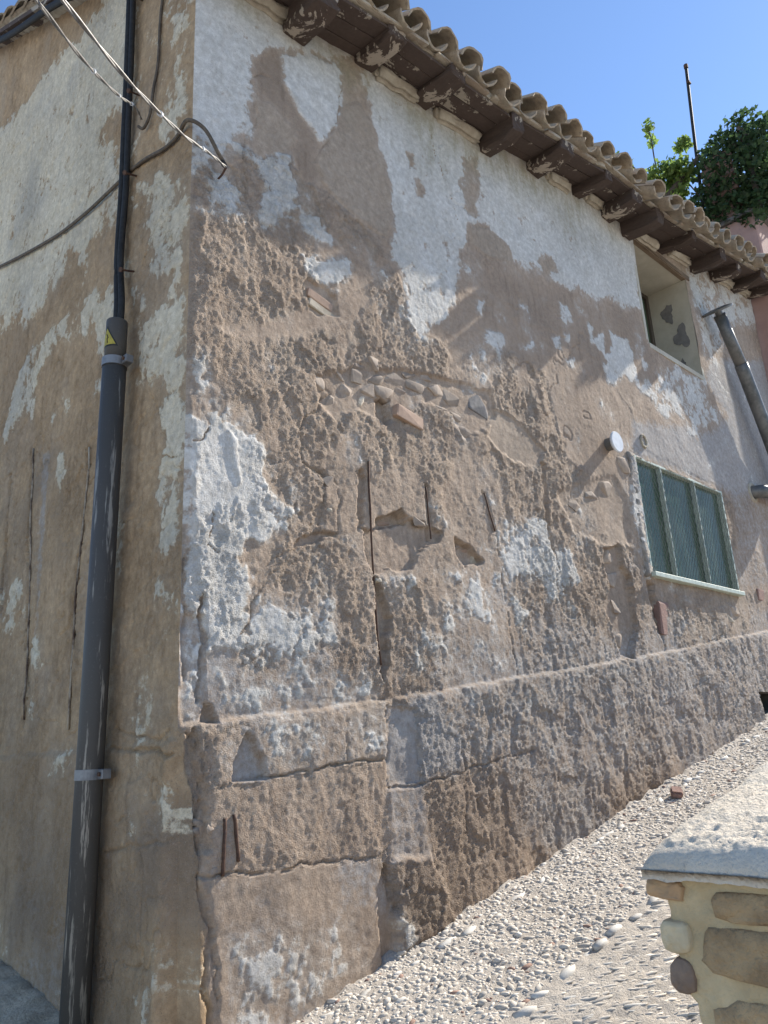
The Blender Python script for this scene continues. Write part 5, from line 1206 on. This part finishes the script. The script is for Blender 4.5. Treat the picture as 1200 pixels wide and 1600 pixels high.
# cap: rounded cement slab with a lumpy top
nu, nv = 300, 120; U, Vv = np.meshgrid(np.linspace(0, 1, nu) ** 1.6, np.linspace(0, 1, nv))
xc = LX - 0.018 + U * 5.9; yc = LY + 0.014 - Vv * 0.72
e1 = np.clip((xc - (LX - 0.018)) / 0.10, 0, 1); e2 = np.clip(Vv * 0.72 / 0.09, 0, 1); e3 = np.clip((1 - Vv) * 0.72 / 0.09, 0, 1)
rd = (1 - (1 - e1) ** 2.2) * (1 - (1 - e2) ** 2.2) * (1 - (1 - e3) ** 2.2)
zc = 1.268 + 0.2083 * (xc - LX) + 0.058 * np.sqrt(np.clip(rd, 0, 1)) + (0.012 * fbm(xc * 5, yc * 5, 321, 3) + 0.007 * fbm(xc * 30, yc * 30, 322, 4) + 0.003 * (rng.random(xc.shape) - 0.5)) * sstep(0.2, 0.9, rd)
w_, idw = worley(xc * 55, yc * 55, 323); zc += 0.008 * np.clip(1 - w_ * 1.3, 0, 1) * (idw > 0.35) * sstep(0.6, 1.0, rd)
yc = yc + 0.012 * fbm(xc * 7, Vv * 3, 325, 3); xc = xc + 0.012 * fbm(yc * 9, Vv * 3, 326, 3)
v = np.stack([xc, yc, zc], 2).reshape(-1, 3); i = np.arange((nv - 1) * (nu - 1)); a = (i // (nu - 1)) * nu + i % (nu - 1)
q = np.stack([a, a + nu, a + 1 + nu, a + 1], 1)
capv = np.concatenate([v, np.stack([xc[:, 0], yc[:, 0], zc[:, 0] - 0.022 - 0.012 * fbm(yc[:, 0] * 20, yc[:, 0] * 0, 327, 3)], 1)])
n0 = len(v); q2 = np.array([(k * nu, n0 + k, n0 + k + 1, (k + 1) * nu) for k in range(nv - 1)])[:, ::-1]
link('cap', raw_mesh('cap', capv, np.concatenate([q, q2])), low, M['cap'])
obj('core', box_bm((2.9, LY - 0.36, 0.95), (5.4, 0.5, 0.5), rot=Matrix.Rotation(-tilt, 3, 'Y')), M['ochremortar'], low)
def low_stone(name, y, z, hy, hz, mat, seed, boxy=.55, out=0.04, rot=0):
    rnd = random.Random(seed); bm = bmesh.new(); n = 15        # irregular outline, nearly flat face, chipped edge
    ang = [2 * math.pi * k / n + rnd.uniform(-.12, .12) for k in range(n)]; ex = 0.38 if boxy > .7 else 0.7
    def sup(a): c_, s_ = math.cos(a), math.sin(a); return (math.copysign(abs(c_) ** ex, c_), math.copysign(abs(s_) ** ex, s_))
    j = [rnd.uniform(.90, 1.06) for _ in range(n)]; rings = []
    for (dx, k_) in ((0.05, 1.0), (0.0, 1.0), (-0.010, 0.95), (-0.016, 0.72), (-0.018, 0.36)):
        rings.append([bm.verts.new((dx + rnd.uniform(-.002, .002), sup(a)[0] * hy * k_ * jj, sup(a)[1] * hz * k_ * jj)) for a, jj in zip(ang, j)])
    for r0, r1 in zip(rings[:-1], rings[1:]):
        for k in range(n): bm.faces.new((r0[k], r0[(k + 1) % n], r1[(k + 1) % n], r1[k]))
    bm.faces.new(rings[-1]); bm.faces.new(rings[0][::-1])
    bmesh.ops.subdivide_edges(bm, edges=bm.edges[:], cuts=2, use_grid_fill=True)
    for v_ in bm.verts:
        p = v_.co; q = float(fbm(np.array([p.y * 28.0]), np.array([p.z * 28.0]), seed, 4)[0]); v_.co.x += 0.010 * q; v_.co.y += 0.004 * q
    o = obj(name, bm, M[mat], low, True); o.location = (LX + 0.021, y, z); o.rotation_euler = (rot, 0, 0)

low_stone('brick', LY - 0.025, 1.213, 0.052, 0.024, 'lowbrick', 401, .85, rot=0.10)
low_stone('stone', -2.60, 1.188, 0.125, 0.036, 'lowstone', 402, .80, rot=-0.03)
low_stone('stone', -2.368, 1.105, 0.040, 0.040, 'lowpale', 403, .35)
low_stone('stone', -2.585, 1.080, 0.165, 0.066, 'lowstone', 404, .60, rot=0.06)
low_stone('stone', -2.372, 1.015, 0.034, 0.040, 'lowdark', 405, .45)
low_stone('stone', -2.57, 0.915, 0.135, 0.072, 'lowstone', 406, .6)
low_stone('stone', -2.42, 0.80, 0.07, 0.06, 'lowstone', 407, .5)
low_stone('stone', -2.60, 0.75, 0.11, 0.08, 'lowpale', 408, .5)
low_stone('stone', -2.45, 0.62, 0.09, 0.08, 'lowstone', 409, .5)
low_stone('stone', -2.66, 0.55, 0.11, 0.09, 'lowstone', 410, .5)
low_stone('stone', -2.46, 0.42, 0.10, 0.09, 'lowdark', 411, .5)


# ------------------------------------------------------------------ beyond the house: vine, pole, chimney, red house
def leaf_cloud(blobs, n, size, seed):
    r = np.random.default_rng(seed); V_ = []; F_ = []
    shape = np.array([(0, 0, 0), (.42, .10, .04), (.62, .50, .02), (.30, .55, .05), (0, 1.0, -.04), (-.30, .55, .05), (-.62, .50, .02), (-.42, .10, .04)])
    vol = np.array([b[3] * b[4] * b[5] for b in blobs]) ** 0.75; vol /= vol.sum()
    for b, k in zip(blobs, (vol * n).astype(int)):
        d = r.normal(size=(k, 3)); d /= np.linalg.norm(d, axis=1)[:, None]; rad = 1 - 0.55 * r.random(k) ** 1.7
        P_ = np.array(b[:3]) + d * rad[:, None] * np.array(b[3:6]) * (1 + 0.10 * np.clip(r.normal(size=(k, 1)), -1.5, 1.5))
        for p, dd in zip(P_, d):
            a = Euler((r.uniform(-1.2, 1.2), r.uniform(-1.2, 1.2), r.uniform(0, 6.28))).to_matrix(); s = size * r.uniform(.6, 1.3)
            n0 = len(V_); A = np.array(a)
            V_.extend(p + (shape * s) @ A.T); F_.append([n0, n0 + 1, n0 + 2, n0 + 3]); F_.append([n0, n0 + 3, n0 + 4, n0 + 5]); F_.append([n0, n0 + 5, n0 + 6, n0 + 7])
    return raw_mesh('foliage', np.array(V_), np.array(F_), False)

nb = empty('neighbour_house', (11.5, 2.0, 2.0)); tag(nb, 'dusky red plastered house side rising behind the end of the tiled eave', 'house')
bm = box_bm((11.5, 2.35, 5.2), (4.1, 5.3, 8.0), bevel=0.02); obj('wall', bm, M['redplaster'], nb)
obj('roof_slab', box_bm((11.5, 2.35, 9.235), (4.2, 5.44, 0.08), bevel=0.01), M['greypatch'], nb)
ch = empty('brick_chimney', (9.70, 0.15, 9.27)); tag(ch, 'squat reddish brick chimney half buried in the vine', 'chimney')
k = 0
for zc_ in np.arange(9.31, 10.55, 0.075):
    off = 0.11 if k % 2 else 0.0; k += 1
    for (bx_, by_, lx, ly) in ((9.57, 0.03 + off * 0, 0.11, 0.22 + off), (9.57, 0.27, 0.11, 0.22 - off * .6), (9.79, 0.02, 0.30, 0.11), (9.79, 0.30, 0.30, 0.11)):
        obj('brick', box_bm((bx_, by_, zc_), (lx, ly, 0.066), bevel=0.006), M['redbrick'], ch)
obj('mortar_core', box_bm((9.72, 0.16, 9.9), (0.34, 0.34, 1.34)), M['eaveplaster'], ch)
obj('chimney_pot', tube_bm([(9.72, 0.16, 10.55), (9.72, 0.16, 10.72)], 0.10, 14), M['redbrick'], ch)
pole = empty('aerial_mast', (9.46, 0.44, 9.27)); tag(pole, 'thin dark metal aerial mast standing above the vine', 'mast')
obj('tube', tube_bm([(9.50, 0.47, 9.26), (9.45, 0.33, 11.2), (9.44, 0.243, 12.42)], 0.026, 8), M['blackrubber'], pole); obj('cap', tube_bm([(9.44, 0.243, 12.40), (9.44, 0.243, 12.47)], 0.036, 8), M['rust'], pole); obj('bracket', box_bm((9.443, 0.25, 12.1), (0.09, 0.05, 0.04), bevel=.006), M['rust'], pole)
pg = empty('pergola', (9.4, 0.8, 9.27)); tag(pg, 'dark timber pergola frame carrying the vine behind the roof', 'pergola')
def beam(a, b, w, name): obj(name, tube_bm([a, b], w, 4), M['darkwood'], pg)
beam((9.10, 1.25, 9.72), (9.42, 0.30, 10.62), 0.06, 'brace'); beam((9.56, 1.9, 9.25), (9.56, 1.9, 10.5), 0.06, 'post'); beam((9.6, -0.35, 9.25), (9.6, -0.35, 10.7), 0.06, 'post'); beam((12.6, -0.35, 9.25), (12.6, -0.35, 10.7), 0.06, 'post')
beam((9.56, 2.2, 10.45), (9.6, -0.6, 10.62), 0.05, 'beam'); beam((9.4, -0.35, 10.7), (12.9, -0.35, 10.7), 0.05, 'beam'); beam((9.10, 1.25, 9.72), (9.62, 1.30, 9.24), 0.05, 'brace')
vine = empty('grape_vine', (9.75, 0.5, 9.27)); tag(vine, 'dense dark green climbing vine spilling over the pergola behind the tiles', 'vine')
B1 = [(9.75, -0.1, 10.15, .75, .62, .75), (9.72, -0.35, 10.75, .5, .38, .32), (9.85, -0.62, 10.0, .6, .45, .85), (9.55, 0.35, 9.80, .35, .42, .38), (10.5, 0.0, 10.2, .7, .8, .7), (9.75, -0.1, 9.55, .4, .6, .25), (9.62, 0.05, 10.65, .3, .3, .25), (9.42, 0.0, 9.38, .22, .55, .26), (9.42, -0.32, 9.15, .14, .25, .22)]
B2 = [(9.25, 0.90, 10.50, .32, .40, .16), (9.30, 0.62, 10.42, .25, .25, .20), (9.20, 1.02, 10.18, .16, .16, .22), (9.40, 0.52, 10.98, .13, .15, .13), (9.18, 1.18, 10.42, .14, .16, .18), (9.35, 0.75, 10.15, .15, .2, .2)]
link('foliage', leaf_cloud(B1, 7000, 0.075, 1), vine, M['leaf'])
link('foliage', leaf_cloud(B2, 1500, 0.075, 2), vine, M['youngleaf'])
for P_ in ([(9.25, 0.95, 10.5), (9.2, 0.95, 10.9), (9.17, 0.93, 11.25), (9.17, 0.97, 11.55)], [(9.2, 1.1, 10.5), (9.05, 1.3, 10.9), (8.97, 1.45, 11.15)], [(9.6, 0.2, 9.25), (9.5, 0.4, 9.8), (9.35, 0.6, 10.3), (9.2, 0.95, 10.45), (9.15, 1.2, 10.4)], [(9.9, -0.2, 9.26), (9.8, -0.1, 10.0), (9.75, -0.3, 10.6)]):
    obj('stem', tube_bm(smooth_path(P_, 4), 0.012, 5), M['bark'], vine)
B3 = [(9.17, 0.95, 11.5, .10, .10, .12), (9.17, 0.92, 11.2, .05, .06, .16), (8.98, 1.44, 11.12, .08, .09, .10), (9.05, 1.3, 10.95, .05, .05, .08)]
link('foliage', leaf_cloud(B3, 75, 0.08, 3), vine, M['youngleaf'])

bpy.context.view_layer.update()
